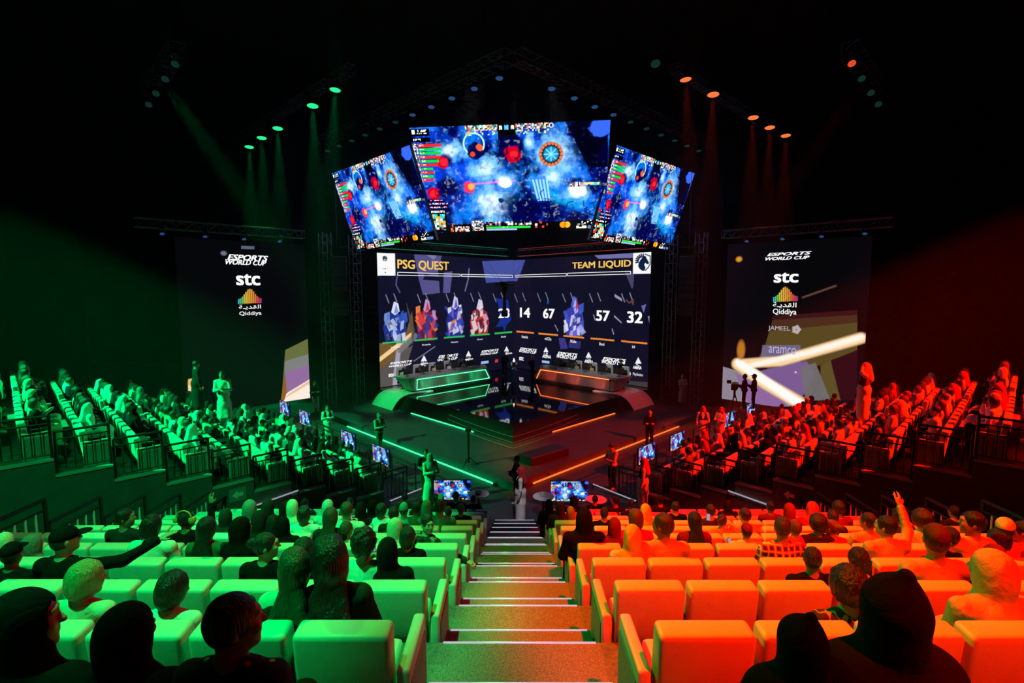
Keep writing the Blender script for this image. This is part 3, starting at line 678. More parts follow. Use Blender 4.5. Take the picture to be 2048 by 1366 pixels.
text(VL, vl, 'stc', (777, 754), (788, 746), WHITE_E, .04, name='sponsor_lettering'); text(VR, vr, 'stc', (1039, 720), (1047.5, 714), WHITE_E, .04, name='sponsor_lettering'); text(VR, vr, 'PlayStation', (1266, 752), (1286, 747), WHITE_E, .0, name='sponsor_lettering')
def frame_bar(scr, par, pts):
    """outlined score bar"""
    a, b, c2, d = [Vector(scr.pt(*scr.uv(*p), .02)) for p in pts]
    MB().path([a, b, c2, d, a], .022, 5).build('score_bar', WHITE_E, par)
frame_bar(VL, vl, ((795, 544.5), (920, 548.5), (920, 552.5), (795, 550.5))); frame_bar(VL, vl, ((922.5, 548.7), (1024.5, 550.5), (1024.5, 555), (922.5, 552.6)))
frame_bar(VR, vr, ((1032, 550.5), (1133, 546.8), (1133, 552), (1032, 554.2))); frame_bar(VR, vr, ((1135.5, 546.5), (1261.5, 542.5), (1261.5, 548), (1135.5, 551.8)))

# ---- the tall sponsor banners outside the towers, in the planes of the main walls
BL = Screen([(-15.75, 24.15, 2.45), (-11.46, 28.44, 2.45), (-11.46, 28.44, BOTZ), (-15.75, 24.15, BOTZ)])
BR = Screen([(11.72, 28.30, 2.45), (16.35, 23.67, 2.45), (16.35, 23.67, BOTZ), (11.72, 28.30, BOTZ)])
BD = (4, 5, 7)
c = Canvas(BL, 210, 280, BD)
c.poly([(570, 700), (622, 674), (624, 800), (562, 804)], (104, 110, 62)); c.poly([(569, 722), (624, 706), (624, 740), (569, 752)], (128, 128, 128)); c.poly([(569, 745), (624, 728), (624, 764), (569, 786)], (150, 106, 160)); c.poly([(562, 806), (566, 790), (624, 755), (624, 800)], (255, 238, 222))
c.poly([(560, 806), (570, 745), (573, 785), (568, 800)], (150, 92, 40)); c.poly([(568, 797), (580, 785), (624, 757), (624, 764)], (225, 170, 130), .7)
c.poly([(376, 758), (384, 757), (398, 764), (406, 774), (404, 790), (376, 790)], (240, 190, 110)); c.poly([(376, 770), (400, 776), (404, 786), (376, 785)], (255, 220, 160), .8)
c.ell((447, 507), .02, .016, (110, 120, 140), .5); c.poly([(482, 492), (508, 493), (508, 499), (482, 498)], (90, 100, 120))
def skyline(c, cx, cy_, w):
    for i in range(13):
        t = (i - 6) / 6; h = 21 * math.exp(-(t * 1.7) ** 2) + 8; x = cx + t * w / 2
        hue = [(60, 190, 215), (70, 200, 160), (120, 205, 90), (200, 210, 70), (240, 200, 70), (245, 185, 70), (248, 178, 66), (248, 170, 60), (245, 150, 60), (240, 130, 70), (238, 100, 80), (230, 70, 110), (220, 60, 140)][i]
        sl = -t * 1.0
        c.poly([(x - 1.2, cy_ + sl), (x + 1.2, cy_ + sl), (x + 1.2, cy_ - h + sl), (x - 1.2, cy_ - h + sl)], hue)
skyline(c, 499, 607, 44)
bl = cabinet(BL, 'banner_screen', 'tall dark sponsor screen at the far end of the green lit side seating', 'screen', c.mesh('banner_picture'), group='sponsor screens beside the stage')
c = Canvas(BR, 230, 280, BD)
c.blend(np.clip((c.noise(2, 6, 2) - .4) * 3, 0, 1) * .3, (26, 10, 22))
c.poly([(1545, 640), (1713, 630), (1713, 665), (1713, 700), (1600, 745), (1640, 800), (1560, 760), (1515, 720), (1530, 690)], (86, 74, 34), .95); c.poly([(1545, 632), (1713, 620), (1713, 645), (1540, 662)], (64, 24, 26), .7)
c.poly([(1525, 690), (1600, 690), (1600, 740), (1520, 722)], (110, 104, 134), .9); c.poly([(1640, 730), (1660, 720), (1680, 800), (1640, 790)], (92, 84, 40), .9); c.poly([(1660, 720), (1713, 700), (1713, 800), (1680, 800)], (44, 12, 22), .9)
c.poly([(1440, 731), (1470, 740), (1580, 800), (1580, 812), (1438, 812)], (140, 132, 148)); c.poly([(1470, 745), (1560, 790), (1575, 812), (1500, 812)], (140, 100, 160), .9); c.poly([(1515, 742), (1612, 722), (1630, 745), (1600, 800), (1560, 775)], (122, 92, 150), .95); c.poly([(1600, 735), (1630, 725), (1660, 800), (1610, 800)], (110, 110, 112), .9)
c.line([(1484, 727), (1560, 722), (1720, 676)], .036, (255, 214, 160), 1, .014); c.line([(1500, 731), (1620, 704), (1720, 674)], .022, (255, 250, 235), 1, .014)
c.line([(1476, 728), (1530, 765), (1600, 806)], .046, (255, 214, 150), 1, .016); c.line([(1478, 726), (1540, 768), (1610, 814)], .032, (255, 255, 250), 1, .012); c.ell((1482, 700), .03, .075, (190, 118, 34), .4); c.ell((1478, 519), .024, .021, (225, 150, 50), .5); c.line([(1605, 595), (1670, 572)], .008, (110, 74, 60), .8, .006)
skyline(c, 1570, 603, 46)
for i in range(5):
    a = 2 * PI * i / 5; c.line([(1592 + 8 * math.cos(a), 659 + 8 * math.sin(a)), (1592 + 8 * math.cos(a + 2.51), 659 + 8 * math.sin(a + 2.51))], .003, (190, 180, 185)); c.line([(1592 + 8 * math.cos(a), 659 + 8 * math.sin(a)), (1592 + 8 * math.cos(a + 1.257), 659 + 8 * math.sin(a + 1.257))], .003, (190, 180, 185))
c.speck(*c.s.uv(1586, 738), *c.s.uv(1596, 747), [(220, 200, 235), (122, 92, 150)], 5, 3, .6)
br = cabinet(BR, 'banner_screen', 'tall sponsor screen with a glowing gold streak beyond the red lit seating', 'screen', c.mesh('banner_picture'), group='sponsor screens beside the stage')
ARAB = '\uFE94\u0640\uFEF3\uFEAA\uFED8\uFEDF\uFE8D'
GREY_E = emat('screen_grey', lin((200, 190, 200)), 1.0); LILAC_E = emat('screen_lilac', lin((190, 180, 225)), 1.0)
logo(BL, bl, 451, 511, 535, 528.5, 1.0); text(BL, bl, 'stc', (473, 570), (518, 549), WHITE_E, .035, name='sponsor_lettering'); text(BL, bl, 'Qiddiya', (478, 633), (522, 622), WHITE_E, .012, name='sponsor_lettering'); text(BL, bl, ARAB, (477, 620), (521, 609), WHITE_E, .01, name='sponsor_lettering')
logo(BR, br, 1531, 505, 1622, 521, -2.5); text(BR, br, 'stc', (1548, 565), (1596, 545), WHITE_E, .035, name='sponsor_lettering'); text(BR, br, 'Qiddiya', (1545, 631), (1593, 618), WHITE_E, .012, name='sponsor_lettering'); text(BR, br, ARAB, (1545, 616), (1593, 605), WHITE_E, .01, name='sponsor_lettering')
text(BR, br, 'JAMEEL', (1536, 662), (1580, 653), GREY_E, .0, name='sponsor_lettering'); text(BR, br, 'aramco', (1537, 705), (1592, 696), LILAC_E, .0, name='sponsor_lettering')

# ------------------------------------------------------------------ roof trusses and lamps
def truss(p0, p1, w, label, name='lighting_truss', hang=None, group='roof trusses', tilt=None):
    p0, p1 = Vector(p0), Vector(p1); d = (p1 - p0); L = d.length; d.normalize()
    sd = d.cross(Vector((0, 0, 1)))
    if sd.length < 0.1: sd = Vector((R2, R2, 0))
    sd.normalize(); up = sd.cross(d).normalized()
    m = MB(); c = []
    for a, b in ((-1, -1), (1, -1), (1, 1), (-1, 1)):
        o = sd * a * w / 2 + up * b * w / 2; c.append(o); m.tube(p0 + o, p1 + o, 0.028, n=6)
    n = max(2, int(L / (w * 1.1)))
    for i in range(n):
        a, b = p0 + d * L * i / n, p0 + d * L * (i + 1) / n
        for j in range(4):
            q, r = c[j], c[(j + 1) % 4]
            m.tube(a + q, b + r, 0.014, n=4); m.tube(a + q, a + r, 0.014, n=4)
    o = tag(m.build(name, TRUSSM), label, 'truss', group)
    if hang:
        for t in (0.08, 0.5, 0.92):
            p = p0 + d * L * t; MB().tube(p, (p.x, p.y, hang), 0.012, n=5).build('hanging_cable', BLACK, o)
    return o
TZ = 9.9
for s, nm, rw in ((-1, 'green', 'green lit'), (1, 'orange', 'red lit')):
    truss((s * 0.2, 22.9, TZ), (s * 13.5, 36.2, TZ), 0.55, 'long roof truss over the stage front, running toward the %s side' % rw, hang=15)
    truss((s * 7.6, 25.2, TZ + .45), (s * 20.0, 37.6, TZ + .45), 0.4, 'roof truss carrying the five %s lamps' % nm, hang=15)
    truss((s * 13.9, 22.3, TZ), (s * 18.6, 27.0, TZ), 0.6, 'short roof truss hung high over the %s side seating' % rw, hang=15)
    A, B = (s * 0.4, 39.3, 2.75), (s * 8.4, 31.2, 2.75)
    t = truss(A, B, 0.42, 'truss along the top of the stage wall on the %s side' % rw)
    for j, (dz, off) in enumerate(((0.30, .28), (-0.24, .30))):
        MB().tube((A[0], A[1] - off * 1.4, A[2] + dz), (B[0], B[1] - off * 1.4, B[2] + dz), 0.012, n=5).build('edge_light', emat('edge_green', (.03, .8, .4), .35) if s < 0 else emat('edge_red', (.8, .05, .03), .5), t)
    for x, y, z1 in ((9.3, 30.4, 3.2), (10.6, 29.2, 3.2)):
        truss((s * x, y, ZD), (s * x, y, z1), 0.5, 'upright truss tower %s the stage wall on the %s side' % ('next to' if x < 10 else 'set back from', rw), 'truss_tower', group='truss towers')
    truss((s * 11.3, 28.0, 2.95), (s * 16.6, 22.8, 2.95), 0.4, 'header truss over the sponsor screen on the %s side' % rw)
    # line arrays between tower and wall
    e = empty('line_array_speaker', (s * 9.95, 29.3, 0), s * -0.6, 'black line array of loudspeakers hung by the tower on the %s side' % rw, 'speaker', 'line arrays')
    for i in range(8):
        MB().rbox((0, -0.06 * i * i * 0.05, 1.7 - 0.42 * i), (0.9, 0.5, 0.40), 0.03, 1, rx=-0.02 * i).build('speaker_box', BLACK, e)
    MB().box((0, 0, 2.4), (0.8, 0.4, 0.06)).tube((0, 0, 2.4), (0, 0, 10), 0.015).build('flying_frame', BLACK, e)

LENS = {'green': emat('lens_green', (0.02, 0.9, 0.30), 1.1), 'orange': emat('lens_orange', (1.0, 0.16, 0.035), 1.3), 'blue': emat('lens_blue', (0.05, 0.16, 0.5), 0.35), 'dim': emat('lens_dim', (0.01, 0.06, 0.05), 0.4), 'red': emat('lens_red', (1, .08, .03), .8)}
def lamp(loc, aim, r, kind, label, group, light=None, drop=0.25):
    """moving head lamp: base, yoke, head with its lens"""
    loc, aim = Vector(loc), Vector(aim)
    e = empty('stage_lamp', loc, 0, label, 'lamp', group)
    q = (aim - loc).to_track_quat('Z', 'Y').to_matrix().to_4x4()
    h = MB().lathe([(r * .55, -r * 1.9), (r * .85, -r * 1.2), (r * .95, -r * .2), (r * 1.08, -0.01)], n=14); h.xf(q)
    hd = h.build('lamp_head', BLACK, e, True)
    l = MB().lathe([(r * 1.0, -0.008), (r * 1.0, 0.004)], n=16, mi=0)
    if r > .15:
        l = MB()
        for rr_, n in ((0, 1), (.36, 6), (.74, 12)):
            for i in range(n):
                a = 2 * PI * i / n; l.lathe([(r * .17, -.004), (r * .16, .012)], (rr_ * r * math.cos(a), rr_ * r * math.sin(a), 0), 8)
        l.lathe([(r * .97, -.012), (r * .97, -.006)], n=16)
    l.xf(q); l.build('lens', LENS[kind], hd)
    y = MB().box((0, 0, r * 1.5 + drop), (r * 2.6, r * 1.1, .08))
    for k in (-1, 1): y.box((k * r * 1.25, 0, r * .7 + drop * .5), (.04, r * .6, r * 1.6 + drop))
    y.build('yoke', BLACK, e)
    if light:
        en, col, ang = light; d = (aim - loc).normalized()
        sp = spot('lamp_beam', loc + d * 0.06, aim, en, col, ang, 0.35, 0.12); 
    return e
GA = ['nearest the hanging screens', 'second from the hanging screens', 'third from the hanging screens', 'fourth from the hanging screens', 'farthest from the hanging screens']
for s, kind, us in ((-1, 'green', ((670, 180), (625, 212), (555, 257), (523, 276), (498, 294))), (1, 'orange', ((1371, 160), (1426, 190), (1506, 236), (1539, 256), (1571, 272)))):
    for i, (u, v) in enumerate(us):
        p = at_z(u, v, 9.75 if s < 0 else 10.0)
        if i == 0: aim = np.array([s * 9.4, 24.6, -7.0])
        else: aim = p + np.array([s * -0.3, -0.8, -6.0])
        col = (0.0, 1.0, 0.22) if s < 0 else (1.0, 0.05, 0.01)
        lamp(p, aim, 0.27 if i == 0 else 0.30, kind, '%s glowing round stage lamp, %s of the five' % (kind, GA[i]), '%s stage lamps' % kind, (LAMP_E[i] if s < 0 else LAMP_E[i] * .9, col, 15 if i == 0 else 14), drop=.2)
k = 0
for s in (-1, 1):
    for i in range(11):
        t = 0.03 + i * 0.088
        if s == 1 and i == 0: continue
        x, y = s * (0.2 + 13.3 * t), 22.9 + 13.3 * t
        u_ = 'at the peak of the roof truss' if i == 0 else '%s down from the roof truss peak, %s side' % (ORD[i], 'green' if s < 0 else 'red')
        lamp((x, y, TZ - 0.75), (x, y - 1.0, TZ - 6), 0.17, 'blue' if i < 5 else 'dim', ('dim blue lensed lamp ' if i < 5 else 'unlit black lamp ') + u_, 'small lamps along the roof truss', drop=.3)
lamp(at_z(1311, 128, 10.2), at_z(1311, 128, 10.2) + np.array([0, -3, -5]), 0.22, 'dim', 'unlit greenish lamp above the orange lamps', None)
for s, kind in ((-1, 'green'), (1, 'red')):
    for j, (a, z) in enumerate(((14.3, 9.5), (15.6, 9.4), (17.0, 9.3), (18.2, 9.2))):
        lamp((s * a, 8.4 + a, z), (s * 11.0, 12 + j, -5), 0.16, 'dim' if s < 0 else 'red' if j == 0 else 'dim', 'small lamp on the short truss over the %s side seats, %s along it' % (kind, ORD[j + 1]), 'lamps on the short side trusses', drop=.3)
for s in (-1, 1):
    for j in range(4):
        t = .15 + .23 * j; lamp((s * (11.3 + 5.3 * t), 28.0 - 5.2 * t - .3, 2.5), (s * (11.3 + 5.3 * t - 2), 25.5 - 5.2 * t, -3), 0.10, 'blue', 'small lamp above the %s side sponsor screen, %s from the stage' % ('green' if s < 0 else 'red', ORD[j + 1]), 'lamps on the header trusses', drop=.12)

# ------------------------------------------------------------------ camera hung on wires in front of the wall
E0 = at_y(1009, 572, 33.0); e = empty('cable_camera', E0, 0, 'black camera rig hung on wires in front of the corner of the stage walls', 'camera')
m = MB()
for a in range(4):
    q = PI / 4 + a * PI / 2; m.tube((0, 0, 0.0), (.62 * math.cos(q), .62 * math.sin(q), .12), .045); m.lathe([(.20, .05), (.22, .13), (.16, .17)], (.60 * math.cos(q), .60 * math.sin(q), 0), 12)
m.rbox((0, 0, 0.1), (.6, .5, .34), .05); m.rbox((0, 0, -.2), (.34, .34, .3), .05); m.build('carriage', BLACK, e)
MB().tube((0, 0, -.3), (0, 0, -1.55), .10, .12).build('mast', BLACK, e)
MB().rbox((0, -.05, -1.75), (.42, .40, .42), .08).tube((.1, -.2, -1.75), (.1, -.45, -1.8), .09).build('camera_head', BLACK, e)
m = MB()
for x, y, z in ((-13, 24, 10), (13, 24, 10), (-8, 41, 10), (8, 41, 10)): m.tube((0, 0, .1), (x - E0[0], y - E0[1], z - E0[2]), .008, n=4)
m.build('wire', BLACK, e)

# ------------------------------------------------------------------ stage furniture
A_PL = 6.4
def fr(s, a, b):   # desk frame: a along the wall away from the corner, b toward the audience
    return (s * (0.06 + a * R2 - b * R2), 39.9 - a * R2 - b * R2)
for s in (-1, 1):
    rz = (PI / 4) if s < 0 else -(PI / 4); nm = 'green' if s < 0 else 'orange'
    def P(a, b, z): x, y = fr(s, a + 2.55, b); return Vector((x, y, ZS + z))
    e = empty('player_desk', P(5.2, 3.0, 0), 0, 'long white player desk edged with %s light' % nm, 'desk', 'player desks'); base = e.location
    def prismP(bot, top, z0, z1, mat_, name, par=None, flip=False):
        m = MB(); A = [P(a, b, z0) - base for a, b in bot]; B = [P(a, b, z1) - base for a, b in top]; n = len(A)
        m.add(A + B, [list(range(n))[::-1], list(range(n, 2 * n))] + [(i, (i + 1) % n, n + (i + 1) % n, n + i) for i in range(n)])
        return m.build(name, mat_, par or e)
    # plan, from the corner tip round the front
    prismP([(2.5, 2.95), (3.0, 3.0), (8.75, 3.0), (8.75, 2.4), (3.0, 2.4)], [(2.5, 2.95), (3.0, 3.0), (8.75, 3.0), (8.75, 2.4), (3.0, 2.4)], 0.0, .16, SEATDARK, 'plinth')
    prismP([(2.05, 2.6), (2.5, 3.05), (8.8, 3.05), (8.8, 2.3), (2.9, 2.2)], [(2.5, 2.35), (3.1, 3.25), (9.15, 3.25), (9.35, 2.2), (3.0, 2.0)], .16, .92, DESKW, 'body')
    prismP([(2.4, 2.3), (3.1, 3.32), (9.2, 3.32), (9.42, 2.0), (3.0, 1.9)], [(2.4, 2.3), (3.1, 3.32), (9.2, 3.32), (9.42, 2.0), (3.0, 1.9)], .92, 1.0, DESKW, 'desktop')
    f0, f1, f2, f3 = P(2.75, 3.12, .22), P(8.55, 3.12, .22), P(8.62, 3.275, .86), P(3.25, 3.275, .86)
    n_ = Vector((s * -R2, -R2, 0)) * .012
    MB().add([p - base + n_ for p in (f0, f1, f2, f3)] + [p - base - n_ * 4 for p in (f0, f1, f2, f3)], [(0, 1, 2, 3), (7, 6, 5, 4), (0, 4, 5, 1), (1, 5, 6, 2), (2, 6, 7, 3), (3, 7, 4, 0)]).build('front_panel', PANELM, e)
    LEDD = emat('desk_led_green', (0.10, 1.0, 0.35), 3.2) if s < 0 else emat('desk_led_orange', (1.0, 0.16, 0.04), 4.0)
    pts = [p - base + n_ * 2.5 for p in (f1, f2, f3, f0, f1)]
    if s > 0: pts = pts[1:4]
    MB().path(pts, .022, 6).build('light_edge', LEDD, e)
    for i in range(3):      # light the edge throws over the panel
        d = bpy.data.lights.new('desk_glow', 'AREA'); d.energy = 9; d.color = (0.05, 1, .35) if s < 0 else (1, .10, .06); d.shape = 'RECTANGLE'; d.size = 1.9; d.size_y = .06
        o = bpy.data.objects.new('desk_glow', d); p = P(3.9 + 1.95 * i, 3.6, .12); o.location = p; o.rotation_euler = (P(3.9 + 1.95 * i, 3.1, .6) - p).to_track_quat('-Z', 'X').to_euler(); COL.objects.link(o)
    # five places: chair, monitor, keyboard; all loose things
    for i in range(5):
        a = A_PL + 1.19 * i; w = 'second third fourth'.split()
        wh = '%s from the trophy, %s lit desk' % ((['first'] + w + ['fifth'])[i], nm)
        x, y = fr(s, a, 1.5)
        cx = empty('gaming_chair', (x, y, ZS), 0, 'white and black gaming chair behind the desk, ' + wh, 'chair', 'gaming chairs'); cx.rotation_euler = (0, 0, PI - s * PI / 4)
        if cx:
            MB().rbox((0, -.04, .62 + .42), (.50, .10, .86), .05, rx=-.12).build('backrest', pmat('chair_white', (.75, .75, .72), .5), cx)
            MB().rbox((0, .0, 1.0), (.26, .11, .5), .03, rx=-.12).build('back_panel', SEATDARK, cx)
            MB().rbox((0, .22, .50), (.50, .50, .12), .04).build('seat', SEATDARK, cx)
            for k in (-1, 1): MB().rbox((k * .30, .2, .70), (.07, .3, .04), .015).box((k * .30, .2, .58), (.04, .06, .22)).build('armrest', SEATDARK, cx)
            m = MB().tube((0, .2, .1), (0, .2, .45), .03)
            for k in range(5): m.tube((0, .2, .10), (.3 * math.cos(k * 1.257), .2 + .3 * math.sin(k * 1.257), .05), .02)
            m.build('base', SEATDARK, cx)
        x, y = fr(s, a + .22, 2.65)
        mo = empty('monitor', (x, y, ZS + 1.0), -PI / 4 * s, 'black monitor seen from behind, standing on the desk, ' + wh, 'monitor', 'monitors')
        MB().rbox((0, 0, .30), (.60, .05, .36), .012).build('screen_back', pmat('monitor_black', (.02, .02, .022), .4), mo)
        MB().tube((0, .03, .02), (0, .03, .25), .02).lathe([(.12, 0), (.12, .015)], (0, .03, 0), 12).build('stand', BLACK, mo)
    # curved white wing running off the stage end down to the floor
    fx, fy2 = s * 7.0, 22.85 + 7.0
    m = MB(); prof = [(-2.0, 0.03), (-0.9, .05), (-.3, .05), (.05, .0), (.35, -.13), (.6, -.34), (.8, -.6), (.95, -.85), (1.08, -1.0)]
    ux, uy = s * R2, -R2; wx, wy = s * R2, R2
    N = len(prof); vv = []
    for o_, t_ in ((0, 0), (0, -.06)):
        for w_ in (-1.1, 1.15):
            for d_, z_ in prof: vv.append((fx + ux * d_ + wx * w_, fy2 + uy * d_ + wy * w_, ZS + .03 + z_ + t_))
    fs = []
    for i in range(N - 1):
        fs += [(i, i + 1, N + i + 1, N + i), (2 * N + i, 3 * N + i, 3 * N + i + 1, 2 * N + i + 1), (i, 2 * N + i, 2 * N + i + 1, i + 1), (N + i, N + i + 1, 3 * N + i + 1, 3 * N + i)]
    fs += [(0, N, 3 * N, 2 * N), (N - 1, 3 * N - 1, 4 * N - 1, 2 * N - 1)]
    o = m.add(vv, fs).build('stage_wing', WINGW, smooth=False)
    tag(o, 'curved white panel sweeping down from the stage on the %s lit side' % ('green' if s < 0 else 'red'), 'stage panel', 'stage wings')
# trophy on its pedestal
tx, ty = 0.06, 33.5
o = tag(MB().rbox((tx, ty, ZS + .44), (.42, .42, .88), .03).build('pedestal', pmat('pedestal_blue', (.05, .12, .35), .25)), 'dark blue pedestal standing alone at the middle of the stage', 'pedestal')
e = empty('trophy', (tx, ty, ZS + .88), 0, 'gleaming trophy on the dark blue pedestal', 'trophy')
MB().lathe([(.14, 0), (.14, .06), (.05, .10), (.05, .14)], n=14).build('base', pmat('trophy_silver', (.85, .85, .9), .12, 1.0), e, True)
MB().lathe([(.06, .12), (.20, .22), (.25, .36), (.20, .48), (.12, .52)], n=16).build('cup', MATS['trophy_silver'], e, True)
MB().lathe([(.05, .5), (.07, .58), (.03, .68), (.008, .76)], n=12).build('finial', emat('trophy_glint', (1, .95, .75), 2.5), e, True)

# ------------------------------------------------------------------ televisions for the seats
def tv(P, label, base_z, rail):
    s_ = Screen(P); o = cabinet(s_, 'television', label, 'television', GAME_S, .07, 'televisions facing the seats', lip=.012)
    m = MB()
    for a in (.28, .72):
        q = s_.pt(a, .9, -.05); m.tube(q, (q.x, q.y, base_z), .025, n=6)
        m.box((q.x, q.y, base_z + .02), (.3, .3, .03))
    m.build('stand', BLACK, o); return o
for u0, v0, u1, v1, s in ((868, 961, 941, 1003, -1), (1102, 963, 1177, 1003, 1)):
    Y = 16.2; a = at_y(u0, v0, Y); b = at_y(u1, v0, Y); h = (b[0] - a[0]) * .5625
    tv([(a[0], Y, a[2]), (b[0], Y, a[2]), (b[0], Y + .05, a[2] - h), (a[0], Y + .05, a[2] - h)], 'television on the floor before the front seats, %s of the stair foot' % ('green lit side' if s < 0 else 'red lit side'), Z0, False)
NRW = ['nearest the front seats', 'second from the front seats', 'third from the front seats', 'farthest from the front seats']
for s, cs in ((-1, ((761, 911), (695.5, 880), (609, 837), (568.5, 817))), (1, ((1294, 907), (1355, 882), (1459, 838), (1502, 819)))):
    for i, (u, v) in enumerate(cs):
        c = at_plane(u, v, np.array([0, 13.95, 0]), np.array([s * -1.0, 1.0, 0])); ex = Vector((-s * R2 * -1, R2, 0)) if False else Vector((R2, R2 * s, 0)) * 1
        ex = Vector((R2, s * R2, 0)); W_, H_ = 1.16, .655
        C_ = Vector(c); up = Vector((0, 0, 1))
        tv([C_ - ex * W_ / 2 + up * H_ / 2, C_ + ex * W_ / 2 + up * H_ / 2, C_ + ex * W_ / 2 - up * H_ / 2, C_ - ex * W_ / 2 - up * H_ / 2], 'television on the rail before the %s side seats, %s' % ('green lit' if s < 0 else 'red lit', NRW[i]), Z0, True)

# ------------------------------------------------------------------ railings
def rail_panel(A, B, zA, zB, h, label, group, pale=False, nb=6, end=True, slopeA=None):
    """guard rail panel from A to B: posts, two rails and balusters"""
    A, B = Vector(A), Vector(B); e = empty('guard_rail', ((A + B) / 2).to_3d(), 0, label, 'railing', group); b0 = e.location
    T = lambda t, z: Vector((A.x + (B.x - A.x) * t, A.y + (B.y - A.y) * t, z)) - b0
    MB().tube(T(1, zB - .02), T(1, zB + h + .02), .032, n=6).build('post', RAILM, e)
    MB().tube(T(0, zA + .0), T(0, zA + h), .028, n=6).build('post', RAILM, e)
    MB().tube(T(0, zA + h), T(1, zB + h), .030, n=6).build('top_rail', RAILM, e); MB().tube(T(0, zA + h - .17), T(1, zB + h - .17), .018, n=6).build('middle_rail', RAILM, e); MB().tube(T(0, zA + .08), T(1, zB + .08), .018, n=6).build('bottom_rail', RAILM, e)
    for i in range(1, nb):
        t = i / nb; z = zA + (zB - zA) * t
        MB().tube(T(t, z + .08), T(t, z + h - .17), .012 if not pale else .018, n=6).build('baluster', RAILW if pale else RAILM, e)
    return e
for s in (-1, 1):
    nm = 'green' if s < 0 else 'red'
    for n in range(0, NS):
        A, B = side(s, (n + 1) * SD - .05, -.02), side(s, n * SD + .02, -.02)
        z = sz(n) + .06 if n else Z0
        rail_panel(A.to_2d().to_3d(), B.to_2d().to_3d(), z, z, .94 if n else 1.0, 'black guard rail at the end of the %s lit side seats, %s' % (nm, 'at floor level' if n == 0 else '%s row up' % ORD[n]), 'guard rails at the row ends')
    for i in range(7):
        A, B = side(s, -.35, .0 + 1.6 * i), side(s, -.35, 1.6 * i + 1.55)
        rail_panel(A, B, Z0, Z0, 1.0, 'black floor rail before the %s lit side seats, %s stretch from the front block' % (nm, ORD[i + 1]), 'rails before the side seats', nb=2)
    for n in range(-1, NR + 1):
        X = s * FW
        rail_panel((X, fy(n - 1) + .03, 0), (X, fy(n) - .02, 0), fz(n), fz(n), .93, 'pale barred black rail edging the front block, %s side, %s step from the top' % (nm, ORD[n + 2]), 'rails edging the front block', pale=True, nb=6)
    # lit handrails on the ramp between the blocks
    for j, (p, q) in enumerate((((512, 1011), (596, 981)), ((780, 1002), (866, 968)))):
        a, b = [at_plane(u if s < 0 else 2052 - u, v, np.array([0, 20.7, 0]), np.array([s * 1.0, 1, 0])) for u, v in (p, q)]
        o = tag(MB().tube(a, b, .022, n=6).build('handrail', WLED if s < 0 else emat('rail_white', (.6, .6, .7), .5)), 'thin pale handrail by the foot of the %s side stand, %s' % (nm, 'near the front rows' if j else 'farther up'), 'handrail', 'lit handrails')
        for p_ in (a, b): MB().tube(p_, (p_[0], p_[1], Z0), .018, n=6).build('post', RAILM, o)
    # arrow sign on the end wall
    c = side(s, 5.45, -.16, sz(5) - .28); e = empty('direction_sign', c, -PI / 4 * -s, 'small arrow sign on the end wall of the %s lit side stand' % nm, 'sign')
    e.rotation_euler = (0, 0, (PI / 4) if s < 0 else (-PI / 4))
    MB().box((0, 0, 0), (.42, .02, .36)).build('panel', pmat('sign_face', (.25, .27, .26), .5) if s < 0 else pmat('sign_face_shaded', (.08, .08, .08), .5), e)  # red side face is a darker copy, shade put into its colour
    MB().add([(-.14, -.016, 0), (.0, -.016, .12), (.0, -.016, .05), (.14, -.016, .05), (.14, -.016, -.05), (.0, -.016, -.05), (.0, -.016, -.12)], [(0, 1, 2, 3, 4, 5, 6)]).build('arrow', pmat('sign_white', (.8, .8, .8), .5), e, fix=False)

# loose things on the forestage: black boxes, a lamp stand, camera on a tripod, low screens of cables
def at_deck(u, v, z=ZD): p = at_z(u, v, z); return (p[0], p[1], z)
x, y, z = at_deck(1088, 916); tag(MB().rbox((x, y, z + .16), (2.1, .8, .32), .03, rz=PI / 4 * .9).build('equipment_case', BLACK), 'low black case lying on the forestage near the stage corner, red lit side', 'case')
x, y, z = at_deck(937, 930); e = empty('lamp_stand', (x, y, z), 0, 'slim black lamp stand on the forestage, green lit side', 'stand')
MB().tube((0, 0, .1), (0, 0, 1.35), .05).build('pole', BLACK, e)
for k in range(3): MB().tube((0, 0, .35), (.35 * math.cos(k * 2.09), .35 * math.sin(k * 2.09), .0), .02).build('leg', BLACK, e)
MB().rbox((0, 0, 1.4), (.22, .16, .16), .02).build('head', BLACK, e)
m = MB()
for k in range(3):
    pts = []
    for i in range(17):
        t = i / 16; x = -3.2 + 6.4 * t; d = abs(x) ; pts.append((x, 22.05 + abs(x) - .55 - .25 * k, ZD + .62 - .17 * k - .22 * (1 - (2 * t - 1) ** 2) + .1))
    m.path(pts, .008, 4)
o = tag(m.build('cable_line', pmat('cable_grey', (.25, .25, .28), .4)), 'thin slack cables strung along the front corner of the stage', 'cable')
x, y, z = at_deck(1468, 806, Z0)
RZ = 0
e = empty('video_camera', (*at_y(1468, 803, 24.0),), -.5, 'black broadcast camera on a tripod before the lit sponsor screen', 'camera')
fz_ = Z0 - e.location.z
MB().rbox((0, 0, .75), (.28, .7, .3), .04).tube((0, .3, .76), (0, .62, .76), .10).build('camera_body', BLACK, e)
MB().rbox((-.25, -.1, .95), (.2, .1, .16), .02).build('viewfinder', BLACK, e)
MB().tube((0, 0, .2), (0, 0, .62), .05).build('column', BLACK, e)
for k in range(3): MB().tube((0, 0, .45), (.45 * math.cos(k * 2.09), .45 * math.sin(k * 2.09), max(fz_, -1.2)), .025).build('leg', BLACK, e)

